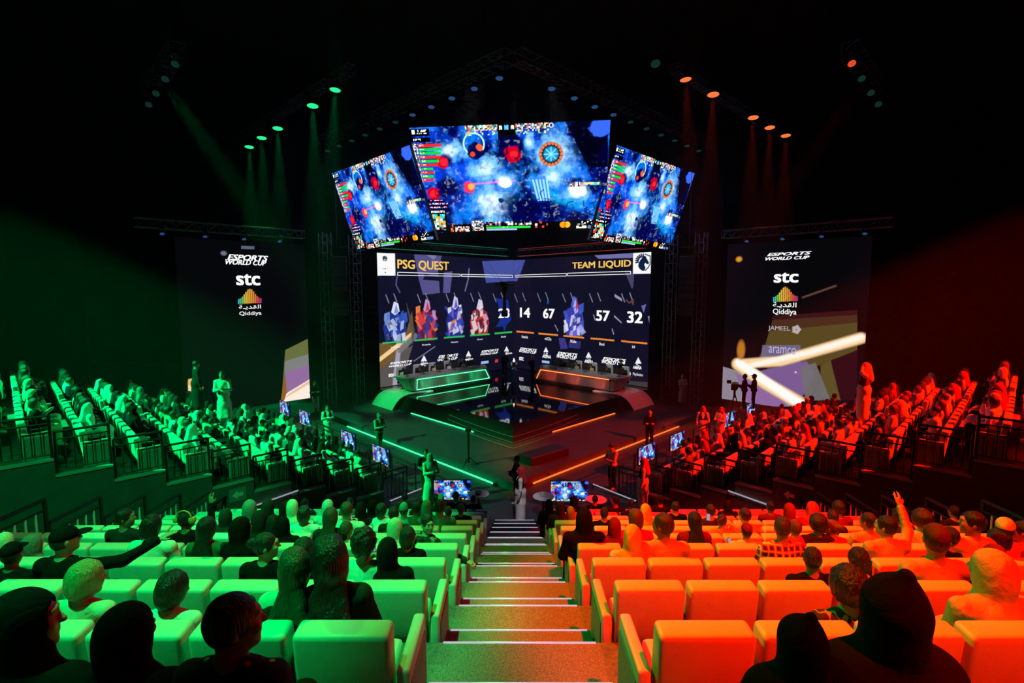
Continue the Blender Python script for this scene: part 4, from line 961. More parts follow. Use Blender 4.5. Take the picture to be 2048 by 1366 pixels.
# round side tables with tissue boxes by the floor televisions
for u, v, w in ((1087, 992, 'red side, nearer the stairs'), (1192, 998, 'red side, past the television'), (957, 987, 'green side, between television and stairs')):
    p = at_y(u, v, 15.6); e = empty('side_table', (p[0], p[1], Z0), 0, 'small round pale side table on the floor, ' + w, 'table', 'side tables by the televisions'); h_ = p[2] - Z0
    MB().lathe([(.33, h_ - .03), (.34, h_ - .015), (.33, h_)], n=24).build('table_top', pmat('table_pale', (.7, .66, .64), .4), e); MB().tube((0, 0, 0), (0, 0, h_ - .02), .04).lathe([(.2, 0), (.2, .02)], n=16).build('base', BLACK, e)
    if u < 1150: tag(MB().rbox((p[0], p[1], p[2] + .06), (.2, .12, .12), .015).build('tissue_box', MATS['table_pale']), 'tissue box on the round side table, ' + w, 'tissue box')

# ------------------------------------------------------------------ seats
def make_seat(aisle=None):
    """padded seat, local +y faces the stage, origin on the floor under the rear of the back"""
    e = bpy.data.objects.new('theatre_seat', None); COL.objects.link(e)
    MB().rbox((0, .095, .565), (.525, .15, .55), .03, 3, rx=.10).build('backrest', VINYL, e, True)
    MB().rbox((0, .31, .40), (.47, .40, .13), .04, 2, rx=.05).build('cushion', VINYL, e, True)
    MB().box((0, .15, .16), (.40, .14, .30)).build('pedestal', SEATDARK, e)
    for k in ((1,) if aisle is None else (1, -1)):
        if aisle == k:
            m = MB()
            m.rbox((k * .325, .30, .30), (.075, .52, .60), .02, 2); a = m.build('end_panel', VINYL, e, True)
            MB().rbox((k * .3655, .30, .28), (.012, .44, .46), .005, 1).build('side_panel', SEATSIDE, a)
        else:
            MB().rbox((k * .28, .30, .54), (.055, .44, .06), .018, 2).box((k * .28, .30, .27), (.03, .34, .5)).build('armrest', SEATSIDE, e)
    return e
def copy_tree(o, par=None):
    c = dup(o, par)
    for ch in o.children: copy_tree(ch, c)
    return c
SEAT = make_seat(); SEAT_AL = make_seat(1); SEAT_AR = make_seat(-1)
used_ = set()
def put_seat(src, loc, rz, label, group):
    o = src if src.name not in used_ else copy_tree(src)
    used_.add(src.name)
    o.location = loc; o.rotation_euler = (0, 0, rz); tag(o, label, 'seat', group); return o
def seat_x(s, i): return (-0.93 - .56 * i) if s < 0 else (1.05 + .56 * i)
LIMIT = {-1: 3, 0: 4, 1: 6, 2: 8, 3: 10}
for s in (-1, 1):
    for n in range(-1, NR + 1):
        for i in range(LIMIT.get(n, 12)):
            put_seat((SEAT_AL if s < 0 else SEAT_AR) if i == 0 else SEAT, (seat_x(s, i), fy(n - 1) + .01, fz(n)), 0,
                     'pale padded seat lit %s, %s from the stairs, %s row up from the floor' % ('green' if s < 0 else 'red', ORD[i + 1], ORD[10 - n]), 'front block seats')
SB_A = -0.47
def side_seat_loc(s, n, i):
    b = .62 + .56 * i + (1.1 if i >= 9 else 0)
    return side(s, (n + .53) * SD, b, sz(n))
NSEAT = 16; KEEP = 5
stuff = MB()
SM = []
def flat(o):
    M = {}
    for ch in [o] + list(o.children):
        if ch.type == 'MESH': yield ch
for s in (-1, 1):
    rz = -PI / 4 if s < 0 else PI / 4
    for n in range(1, NS + 1):
        for i in range(NSEAT):
            p = side_seat_loc(s, n, i)
            if i < KEEP and n <= 10:
                src = (SEAT_AL if s < 0 else SEAT_AR) if i == 0 else SEAT
                put_seat(src, p, rz, 'pale padded seat lit %s at the side, %s from the row end, %s row up' % ('green' if s < 0 else 'red', ORD[i + 1], ORD[n]), 'side block seats')
            else: SM.append((p, rz))
box = MB(); m0 = MB()
m0.rbox((0, .095, .565), (.525, .15, .55), .03, 1, rx=.10).rbox((0, .31, .40), (.47, .40, .13), .04, 1).rbox((.28, .30, .54), (.055, .44, .06), .015, 1).box((.28, .3, .27), (.03, .34, .5))
base_v = np.array(m0.v)
for p, rz in SM:
    c, s_ = math.cos(rz), math.sin(rz); v = base_v.copy(); v[:, 0], v[:, 1] = base_v[:, 0] * c - base_v[:, 1] * s_, base_v[:, 0] * s_ + base_v[:, 1] * c
    box.add(v + np.array(p), m0.f)
o = tag(box.build('theatre_seating', VINYL, fix=False), 'rows of pale padded seats deeper inside both side stands', 'seats', kind='stuff')

# ------------------------------------------------------------------ people: implicit bodies turned into one smooth skin
def V3(*a): return np.array(a, float)
def rotm(yaw=0, pitch=0, roll=0): return np.array(Euler((pitch, roll, yaw), 'XYZ').to_matrix())
def cap(a, b, r0, r1=None, k=.03): return ('c', np.array(a, float), np.array(b, float), r0, r0 if r1 is None else r1, k)
def ell(c, r, R=None, k=.03): return ('e', np.array(c, float), np.array(r, float), np.eye(3) if R is None else R, k)
def sub(p): return ('-',) + p
def sdf_eval(p, X):
    if p[0] == 'c':
        a, b, r0, r1 = p[1:5]; d = b - a; L = np.dot(d, d) + 1e-12
        t = np.clip(((X - a) @ d) / L, 0, 1); q = X - a - t[..., None] * d
        return np.sqrt((q * q).sum(-1)) - (r0 + (r1 - r0) * t)
    c, r, R = p[1:4]; q = (X - c) @ R
    k0 = np.sqrt(((q / r) ** 2).sum(-1)); k1 = np.sqrt(((q / (r * r)) ** 2).sum(-1)) + 1e-9
    return k0 * (k0 - 1) / k1
def bounds(p):
    if p[0] == 'c':
        m = max(p[3], p[4]); return np.minimum(p[1], p[2]) - m, np.maximum(p[1], p[2]) + m
    m = p[2].max(); return p[1] - m, p[1] + m
def sdf_mesh(prims, h, rough=0.0, seed=0, freq=30.0):
    lo = np.min([bounds(p)[0] for p in prims if p[0] != '-'], 0) - 3 * h - rough; hi = np.max([bounds(p)[1] for p in prims if p[0] != '-'], 0) + 3 * h + rough
    n = np.ceil((hi - lo) / h).astype(int) + 1
    F = np.full(n, 0.5); ax = [lo[i] + h * np.arange(n[i]) for i in range(3)]
    for p in prims:
        neg = p[0] == '-'; p = p[1:] if neg else p; k = p[-1]
        b0, b1 = bounds(p); mg = k + 3 * h
        i0 = np.maximum(0, np.floor((b0 - mg - lo) / h).astype(int)); i1 = np.minimum(n, np.ceil((b1 + mg - lo) / h).astype(int) + 1)
        if (i1 <= i0).any(): continue
        sl = tuple(slice(a, b) for a, b in zip(i0, i1))
        X = np.stack(np.meshgrid(*[ax[i][sl[i]] for i in range(3)], indexing='ij'), -1)
        d = sdf_eval(p, X); f = F[sl]
        if neg:
            F[sl] = np.maximum(f, -d)
        else:
            t = np.clip(0.5 + 0.5 * (f - d) / k, 0, 1); F[sl] = f * (1 - t) + d * t - k * t * (1 - t)
    if rough:
        X = np.stack(np.meshgrid(*ax, indexing='ij'), -1); r = np.random.RandomState(seed); g = 0
        for j in range(5):
            w = r.randn(3); w /= np.linalg.norm(w); g = g + np.sin((X @ w) * freq * (1 + .35 * j) + r.rand() * 6)
        F = F + rough * g / 3
    S = F < 0; n1 = n - 1
    val = np.zeros(n1, np.int16)
    offs = [(i, j, k) for i in (0, 1) for j in (0, 1) for k in (0, 1)]
    for o in offs: val += S[o[0]:n1[0] + o[0], o[1]:n1[1] + o[1], o[2]:n1[2] + o[2]]
    act = (val > 0) & (val < 8); idx = -np.ones(n1, np.int64); cells = np.argwhere(act); idx[act] = np.arange(len(cells))
    acc = np.zeros((len(cells), 3)); cnt = np.zeros(len(cells))
    for a in offs:
        for d in range(3):
            if a[d]: continue
            b = list(a); b[d] = 1
            ia = tuple((cells + np.array(a)).T); ib = tuple((cells + np.array(b)).T); fa, fb = F[ia], F[ib]
            m = (fa < 0) != (fb < 0); t = np.where(m, fa / np.where(m, fa - fb, 1), 0)
            pos = cells + np.array(a, float); pos[:, d] += t; acc[m] += pos[m]; cnt[m] += 1
    v = lo + h * acc / np.maximum(cnt, 1)[:, None]
    faces = []
    for d in range(3):
        e, f = (d + 1) % 3, (d + 2) % 3
        s0 = [slice(None)] * 3; s1 = [slice(None)] * 3; s0[d] = slice(0, -1); s1[d] = slice(1, None)
        A, B = S[tuple(s0)], S[tuple(s1)]; ch = A != B; pts = np.argwhere(ch)
        ok = (pts[:, e] > 0) & (pts[:, f] > 0) & (pts[:, e] < n1[e]) & (pts[:, f] < n1[f]); pts = pts[ok]
        q = []
        for de, df in ((-1, -1), (0, -1), (0, 0), (-1, 0)):
            p2 = pts.copy(); p2[:, e] += de; p2[:, f] += df; q.append(idx[tuple(p2.T)])
        q = np.stack(q, 1); inside = A[tuple(pts.T)]; q[~inside] = q[~inside][:, ::-1]; faces.append(q)
    return v, np.concatenate(faces)
def to_mesh(name, vf, mat_):
    v, f = vf; me = bpy.data.meshes.new(name)
    me.vertices.add(len(v)); me.vertices.foreach_set('co', v.astype(np.float32).ravel())
    me.loops.add(f.size); me.loops.foreach_set('vertex_index', f.ravel().astype(np.int32))
    me.polygons.add(len(f)); me.polygons.foreach_set('loop_start', np.arange(0, f.size, 4, dtype=np.int32)); me.update(calc_edges=True)
    me.polygons.foreach_set('use_smooth', [True] * len(f)); me.materials.append(mat_)
    return me

def hand(W, d, nrm, s, curl, spread=1.0):
    """palm, four bent fingers of unequal length and a thumb from the side of the palm"""
    d = d / np.linalg.norm(d); nrm = nrm - d * np.dot(nrm, d); nrm /= np.linalg.norm(nrm) + 1e-9; w = np.cross(d, nrm) * s
    R = np.stack([w, d, nrm], 1); out = [ell(W + d * .045, (.040, .052, .017), R, .012)]
    for i, (o, L) in enumerate(((-.030, .064), (-.010, .076), (.011, .072), (.030, .056))):
        a = W + d * .085 + w * o; c1 = curl * (.8 + .08 * i); dd = d + w * o * 3 * spread
        d1 = dd * math.cos(c1) + nrm * math.sin(c1); d2 = dd * math.cos(c1 * 2.1) + nrm * math.sin(c1 * 2.1)
        b = a + d1 * L * .55; out += [cap(a - d * .02, b, .0098, .0092, .005), cap(b, b + d2 * L * .5, .0092, .0082, .004)]
    t0 = W + d * .025 - w * .030; t1 = t0 + (d * .6 - w * .8 + nrm * .3) * .036; out += [cap(t0, t1, .013, .011, .008), cap(t1, t1 + (d * .95 - w * .1 + nrm * .2) * .03, .0105, .009, .004)]
    return out
ARMS = {   # elbow and wrist of the right arm (x mirrored for the left), relative to the seat point
    'lap': ((.25, .05, .27), (.09, .25, .20)), 'rest': ((.27, .02, .30), (.27, .26, .24)), 'phone': ((.22, .09, .26), (.07, .28, .42)),
    'raise': ((.30, .06, .66), (.27, .12, .92)), 'chin': ((.19, .22, .36), (.05, .17, .58)), 'point': ((.33, .22, .56), (.40, .46, .70)),
    'around': ((.44, .02, .46), (.52, .22, .42)), 'down': ((.25, -.01, .24), (.25, .06, -.01)), 'cross': ((.24, .05, .26), (-.06, .17, .29)), 'out': ((.42, .12, .50), (.62, .30, .60)),
    'back': ((.40, -.10, .40), (.62, -.14, .36)), 'head': ((.36, .10, .62), (.13, .07, .76)), 'hold': ((.23, .12, .24), (.09, .27, .30))}
def head_rot(P): return rotm(math.radians(P.get('yaw', 0)), math.radians(P.get('tilt', 0)), math.radians(P.get('roll', 0)))
def person_parts(P, h):
    """returns prims per part: body (skin), top, bottom, cover"""
    lean = P.get('lean', .0); st = P.get('stand'); up = V3(0, 0, .84 if st else 0); hr = head_rot(P)
    def L(x, y, z): return V3(x, y + lean * z, z) + up            # torso leans forward with height
    nk = L(0, -.02, .60); hc = nk + hr @ V3(0, .02, .155)
    H = lambda x, y, z: hc + hr @ V3(x, y, z)
    fem = P.get('fem', 0); sw = .165 if fem else .185; big = P.get('big', 1.0)
    body = [ell(L(0, 0, .10), (.165, .125, .12)), ell(L(0, .01, .25), (.140 * big, .105 * big, .17)), ell(L(0, 0, .42), (.160, .108, .19)), cap(L(-sw, -.015, .53), L(sw, -.015, .53), .055), cap(L(-.10, -.02, .56), L(.10, -.02, .56), .05),
            cap(L(0, -.02, .54), H(0, -.02, -.07), .055, .052)]
    body += [ell(hc, (.074, .096, .110), hr, .02), ell(H(0, .028, -.062), (.058, .066, .062), hr, .03), ell(H(0, .075, -.098), (.022, .02, .018), hr, .02), cap(H(0, .090, .022), H(0, .112, -.018), .009, .014, .012),
             ell(H(0, .088, .036), (.045, .014, .011), hr, .014), ell(H(0, .088, -.055), (.024, .012, .010), hr, .008), ell(H(.038, .078, -.02), (.022, .02, .02), hr, .02), ell(H(-.038, .078, -.02), (.022, .02, .02), hr, .02),
             ell(H(.078, -.008, -.008), (.010, .020, .033), hr, .006), ell(H(-.078, -.008, -.008), (.010, .020, .033), hr, .006)]
    body += [sub(ell(H(.031, .098, .014), (.014, .012, .008), hr, .01)), sub(ell(H(-.031, .098, .014), (.014, .012, .008), hr, .01))]
    hands = []; arm = []
    a = P.get('arms', 'lap'); a = (a, a) if isinstance(a, str) else a     # (left, right)
    for s, nm in zip((-1, 1), a):
        E_, W_ = ARMS[nm]; S = L(s * sw, -.015, .52); E_ = L(s * E_[0], E_[1], E_[2]); W_ = L(s * W_[0], W_[1], W_[2])
        arm.append((S, E_, W_)); d = W_ - E_
        body += [cap(S, E_, .047, .040), cap(E_, W_, .040, .026)]
        if h <= .016:
            nrm = V3(0, 0, -1) if nm in ('lap', 'rest', 'around', 'out', 'point', 'back') else V3(0, 1, 0) if nm in ('raise', 'head') else V3(-s, 0, 0)
            body += hand(W_, d, nrm, s, .2 if nm in ('raise', 'point', 'out') else .65, 1.6 if nm == 'raise' else .8)
        else:
            d = d / np.linalg.norm(d); body += [ell(W_ + d * .05, (.036, .036, .036)), cap(W_ + d * .05, W_ + d * .13, .03, .02)]
    leg = []
    for s in (-1, 1):
        if st:
            o = P.get('stride', 0) * s; leg.append((V3(s * .09, 0, .88), V3(s * .10, .02 + o * .12, .48), V3(s * .105, -.02 + o * .22, .08), V3(s * .12, .14 + o * .22, .04)))
        else: leg.append((V3(s * .09, .02, .08), V3(s * .11, .43, .09), V3(s * .11, .42, -.33), V3(s * .12, .56, -.38)))
    for A, K, N, T in leg: body += [cap(A, K, .080, .055), cap(K, N, .055, .038), cap(N, T, .042, .032)]
    out = {'body': body}
    g = .016; top = [ell(L(0, 0, .10), (.175 + g, .135 + g, .13)), ell(L(0, .005, .26), (.150 * big + g, .112 * big + g, .19)), ell(L(0, -.002, .42), (.165 + g, .110 + g, .19)), cap(L(-sw, -.015, .525), L(sw, -.015, .525), .058 + g * .5), cap(L(-.09, -.025, .565), L(.09, -.025, .565), .05)]
    sl = P.get('sleeve', 1.0)
    for S, E_, W_ in arm:
        if sl > .6: top += [cap(S, E_, .058 + g * .4, .052), cap(E_, E_ + (W_ - E_) * .94, .052, .041)]
        else: top += [cap(S, S + (E_ - S) * .75, .060 + g * .4, .062)]
    if P.get('hoodie'): top += [ell(L(0, -.09, .56), (.10, .05, .07))]
    bt = P.get('bottom', 'trousers'); bot = []
    if bt == 'trousers':
        bot = [ell(V3(0, 0, .10) + up, (.172, .135, .11))]
        for A, K, N, T in leg: bot += [cap(A, K, .092, .070), cap(K, N, .070, .055)]
    elif st:
        fl = .21 if bt == 'thobe' else .24
        top += [cap(L(0, .0, .10), V3(0, 0, .60), .17, .17, .08), cap(V3(-.06, 0, .60), V3(-.09, 0, .16), .15, fl - .06, .08), cap(V3(.06, 0, .60), V3(.09, 0, .16), .15, fl - .06, .08), sub(ell(V3(0, 0, -.06), (.5, .5, .10)))]
    else:
        for A, K, N, T in leg: top += [cap(A, K, .10, .09, .08), cap(K, N, .09, .10, .08)]
        top += [cap(V3(0, .1, .07), V3(0, .42, .05), .10, .09, .08)]
    out['top'] = top
    if bot: out['bottom'] = bot
    if P.get('vest'):
        out['vest'] = [ell(L(0, 0, .12), (.195, .155, .13)), ell(L(0, .005, .28), (.178, .140, .18)), ell(L(0, 0, .42), (.19, .135, .18)), cap(L(-.12, -.015, .53), L(.12, -.015, .53), .075), sub(ell(L(0, .16, .50), (.07, .12, .22)))]
    c = P.get('cover', 'short'); hp = []; rough = 0; freq = 30
    if c in ('short', 'afro', 'curly', 'bob', 'long', 'bun', 'braids', 'wavy'):
        q = {'short': .010, 'afro': .045, 'curly': .030, 'bob': .022, 'long': .018, 'bun': .008, 'braids': .018, 'wavy': .026}[c]
        hp = [ell(H(0, -.014, .020), (.076 + q, .094 + q, .102 + q), hr, .02)]
        if c in ('bob', 'long', 'wavy'):
            hp += [ell(H(0, -.045, -.045), (.072 + q, .058 + q, .10), hr, .04)]
            if c != 'bob':
                n2 = L(0, -.12, .42); n3 = L(0, -.135, .24 if c == 'long' else .22)
                for x in (-.06, -.02, .02, .06): hp += [cap(H(x * .6, -.075, -.06), n2 + V3(x * 1.5, -abs(x) * .2, .06), .036, .034, .02), cap(n2 + V3(x * 1.5, 0, .06), n3 + V3(x * 1.9, 0, 0), .034, .014, .014)]
        if c == 'bun': hp += [ell(H(0, -.125, .05), (.045, .042, .045), hr, .01)]
        if c == 'braids':
            for i in range(9):
                x = (i - 4) / 4; hp += [cap(H(x * .075, -.075 - .03 * (1 - x * x), .03), H(x * .09, -.085 - .03 * (1 - x * x), -.14), .016, .012, .006)]
        # clear the face
        fy_ = .075 if c in ('short', 'afro', 'curly', 'bun', 'braids') else .07
        hp += [sub(ell(H(0, .125, -.035), (.078, .085, .105), hr, .01))]
        if c in ('short', 'afro', 'curly', 'bun', 'braids'): hp += [sub(ell(H(0, .0, -.135), (.11, .14, .075), hr, .01))]
        rough = {'afro': .007, 'curly': .012, 'wavy': .006, 'short': .002}.get(c, .0025); freq = {'afro': 90, 'curly': 55, 'wavy': 40}.get(c, 60)
    elif c in ('hijab', 'hood', 'point'):
        hp = [ell(H(0, -.012, .012), (.096, .118, .126), hr, .03), ell(H(0, -.025, -.07), (.088, .10, .10), hr, .05)]
        hp += [cap(H(0, -.02, -.10), L(0, -.02, .53), .085, .11, .05), cap(L(-sw * .8, -.02, .52), L(sw * .8, -.02, .52), .075, .075, .07)]
        if c == 'hijab': hp += [ell(L(0, .06, .42), (.15, .09, .15), None, .05), ell(L(0, -.08, .40), (.16, .07, .16), None, .06)]
        if c == 'point': hp += [cap(H(0, -.03, .05), H(.01, -.05, .165), .09, .025, .05), cap(L(-.12, 0, .5), L(-.24, 0, .2), .13, .17, .08), cap(L(.12, 0, .5), L(.24, 0, .2), .13, .17, .08)]
        hp += [sub(ell(H(0, .125, -.01), (.064, .085, .092), hr, .01))]
    elif c in ('cap', 'beanie'):
        hp = [ell(H(0, -.006, .040), (.086, .106, .088), hr, .02), sub(ell(H(0, .0, -.075), (.2, .2, .09), hr, .01))]
        if c == 'cap': hp += [ell(H(0, .125, .030), (.070, .075, .012), hr, .012)]
        else: hp += [ell(H(0, -.01, .10), (.06, .07, .05), hr, .03)]
        out['hair'] = [ell(H(0, -.02, .0), (.080, .090, .090), hr), sub(ell(H(0, .115, -.03), (.078, .085, .12), hr, .01)), sub(ell(H(0, 0, -.15), (.12, .14, .08), hr, .01))]
    elif c == 'shemagh':
        hp = [ell(H(0, -.012, .018), (.090, .110, .118), hr, .03), cap(H(0, -.07, .0), L(0, -.11, .42), .09, .12, .05), cap(H(-.075, -.02, -.02), L(-.12, .03, .42), .04, .06, .04), cap(H(.075, -.02, -.02), L(.12, .03, .42), .04, .06, .04), sub(ell(H(0, .125, -.02), (.066, .085, .105), hr, .01))]
        out['agal'] = [ell(H(0, -.012, .055), (.092, .112, .014), hr, .01)]
    if hp: out['cover'] = (hp, rough, freq)
    return out, hc, hr
COVER_NAME = {'short': 'hair', 'afro': 'hair', 'curly': 'hair', 'bob': 'hair', 'long': 'hair', 'bun': 'hair', 'braids': 'hair', 'wavy': 'hair', 'hijab': 'headscarf', 'hood': 'hood', 'point': 'headscarf', 'cap': 'cap', 'beanie': 'cap', 'shemagh': 'headscarf'}
PCACHE = {}
def person_mesh(P, h):
    key = (tuple(sorted((k, v) for k, v in P.items())), h)
    if key in PCACHE: return PCACHE[key]
    pr, hc, hr = person_parts(P, h); R = {}
    for k, v in pr.items():
        hh = h if k == 'body' else h * 1.15
        if k == 'cover': nm = COVER_NAME[P.get('cover', 'short')]; R[nm] = to_mesh(nm, sdf_mesh(v[0], hh, v[1] if h < .02 else 0, 3, v[2]), HAIR if nm == 'hair' else CLOTH)
        elif k == 'hair': R['hair'] = to_mesh('hair', sdf_mesh(v, hh), HAIR)
        else:
            nm = {'body': 'body', 'top': 'thobe' if P.get('bottom') == 'thobe' else 'abaya' if P.get('bottom') == 'abaya' else 'shirt', 'bottom': 'trousers', 'vest': 'vest', 'agal': 'head_band'}[k]
            R[nm] = to_mesh(nm, sdf_mesh(v, hh, .0015 if (nm not in ('body', 'head_band') and h < .02) else 0, 5, 45), SKIN if nm == 'body' else CLOTH)
    PCACHE[key] = (R, hc, hr); return PCACHE[key]
def face_parts(P, root, hc, hr, brow=(.02, .012, .01)):
    w = MB(); k = MB(); b = MB()
    for s in (-1, 1):
        for m, r, y in ((w, .0125, .083), (k, .0072, .0905)):
            lat = [(max(1e-4, r * math.sin(PI * i / 8)), -r * math.cos(PI * i / 8)) for i in range(9)]; t = MB().lathe(lat, (0, 0, 0), 10)
            for v in range(len(t.v)): p = hc + hr @ V3(s * .031 + t.v[v][0] * 1.25, y + t.v[v][1], .013 + t.v[v][2] * .75); t.v[v] = tuple(p)
            m.add(t.v, t.f)
        pts = [hc + hr @ V3(s * x, y, z) for x, y, z in ((.012, .103, .036), (.03, .101, .043), (.05, .088, .036))]
        b.path(pts, .0035, 5)
    w.build('eyes', pmat('eye_white', (.7, .7, .68), .2), root, True); k.build('pupils', pmat('pupil_dark', (.01, .008, .006), .1), root, True); b.build('eyebrows', pmat('brow_dark', brow, .7), root)
    m = MB(); m.path([hc + hr @ V3(x, y, z) for x, y, z in ((-.024, .094, -.058), (-.008, .1035, -.053), (.008, .1035, -.053), (.024, .094, -.058))], .0042, 5); m.path([hc + hr @ V3(x, y, z) for x, y, z in ((-.02, .095, -.062), (0, .102, -.066), (.02, .095, -.062))], .0048, 5)
    m.build('lips', pmat('lips', (.28, .09, .08), .4), root)
def add_person(P, loc, rz, cols, label, h=.02, group=None, scale=1.0, face=False, cat='person'):
    """cols: skin, top, bottom, cover colours"""
    R, hc, hr = person_mesh(P, h)
    root = bpy.data.objects.new('person', R['body']); COL.objects.link(root); root.location = loc; root.rotation_euler = (0, 0, rz); root.scale = (scale,) * 3
    root.color = (*cols['skin'], 1); tag(root, label, cat, group)
    for nm, me in R.items():
        if nm == 'body': continue
        o = bpy.data.objects.new(nm, me); link(o, root)
        key = {'shirt': 'top', 'thobe': 'top', 'abaya': 'top', 'trousers': 'bottom', 'vest': 'vest', 'head_band': 'band'}.get(nm, 'cover')
        if nm == 'hair' and P.get('cover') in ('cap', 'beanie'): c = (.012, .010, .009)
        else: c = cols.get(key, (.02, .02, .02))
        if nm == 'hair': c = tuple(x * 1.2 + .003 for x in c)
        o.color = (*c, 1)
    if face: face_parts(P, root, hc, hr)
    return root
SK = [(.42, .24, .16), (.30, .16, .10), (.52, .32, .23), (.20, .10, .06)]
CN = {'black': (.006, .006, .007), 'dark': (.024, .022, .022), 'white': (.75, .73, .70), 'grey': (.16, .16, .16), 'tan': (.50, .38, .26), 'maroon': (.16, .012, .014), 'red': (.50, .03, .03), 'teal': (.08, .34, .30), 'cream': (.62, .56, .44), 'brown': (.07, .035, .02),
      'navy': (.012, .016, .045), 'olive': (.10, .11, .05), 'blond': (.36, .24, .11), 'yellow': (.72, .50, .10), 'orange': (.60, .22, .05), 'blue': (.03, .10, .34), 'lightgrey': (.42, .42, .42)}

# ------------------------------------------------------------------ spectators of the front block, one by one
def hdef(n): return fy(n - 1) + .30, fz(n) + .43       # hip point of a sitter in row n
COVW = {'short': 'short %s hair', 'afro': 'round %s afro hair', 'curly': 'curly %s hair', 'bob': '%s bobbed hair', 'long': 'long straight %s hair', 'bun': '%s hair tied in a bun', 'braids': '%s braids', 'wavy': 'long wavy %s hair', 'hijab': 'a %s headscarf', 'hood': 'a %s hood', 'point': 'a pointed %s hood', 'cap': 'a %s cap', 'beanie': 'a %s beanie', 'shemagh': 'a %s headcloth'}
labels_ = set()
seat_taken = set()
def sitter(u, v, n, cover, cc, top, tc, yaw=0, arms='lap', bottom='trousers', lean=None, scale=1.0, turn=0, sleeve=1.0, face=False, fem=0, tilt=0, h=None, extra='', skin=None, drop=None, **kw):
    y, z = hdef(n); lean = .06 if lean is None else lean
    D = y + .05 + .05; x = None
    hz = z + .87 * scale
    # the head top seen at pixel (u, v): move the sitter sideways and let it sink into the seat or rise to fit
    p = at_y(u, v, y + .02 + lean * .6); x = p[0]; dz = p[2] - hz
    sc = scale
    if dz < -.10 and scale == 1.0: sc = max(.80, 1 + (dz + .08) / .9); dz = p[2] - (z + .87 * sc)
    z2 = z + max(-.16, min(.22, dz))
    s = -1 if x < .05 else 1; i = int(round((abs(x - .05) - .95) / .56)); i = max(0, i); seat_taken.add((s, n, i))
    P = dict(yaw=yaw, arms=arms, bottom=bottom, lean=lean, sleeve=sleeve, cover=cover, fem=fem, tilt=tilt, **kw)
    lab = 'person with %s, %s, %s from stairs, %s row, %s side' % (COVW[cover] % cc.replace('lightgrey', 'light'), extra or (tc + ' ' + top), ORD[i + 1], ORD[10 - n], 'green' if s < 0 else 'red')
    if len(lab.split()) > 16: lab = lab.replace(' from stairs', ' seat')
    if len(lab.split()) > 16: lab = lab.replace(' side', '')
    labels_.add(lab)
    hh = h or (.0105 if n <= 1 else .015 if n <= 4 else .02)
    pat = kw.pop('pat', None); P.pop('pat', None)
    r = add_person(P, (x, y, z2), math.radians(turn), {'skin': skin or SK[(int(u) * 7 + n) % 3], 'top': CN[tc], 'bottom': CN['dark'], 'cover': CN[cc]}, lab, hh, 'spectators in the front block', sc, face)
    if pat:
        for c in r.children:
            if c.name.split('.')[0] in ('shirt', 'abaya'): c.material_slots[0].link = 'OBJECT'; c.material_slots[0].material = PATTERNS[pat]
    return r
W = dict
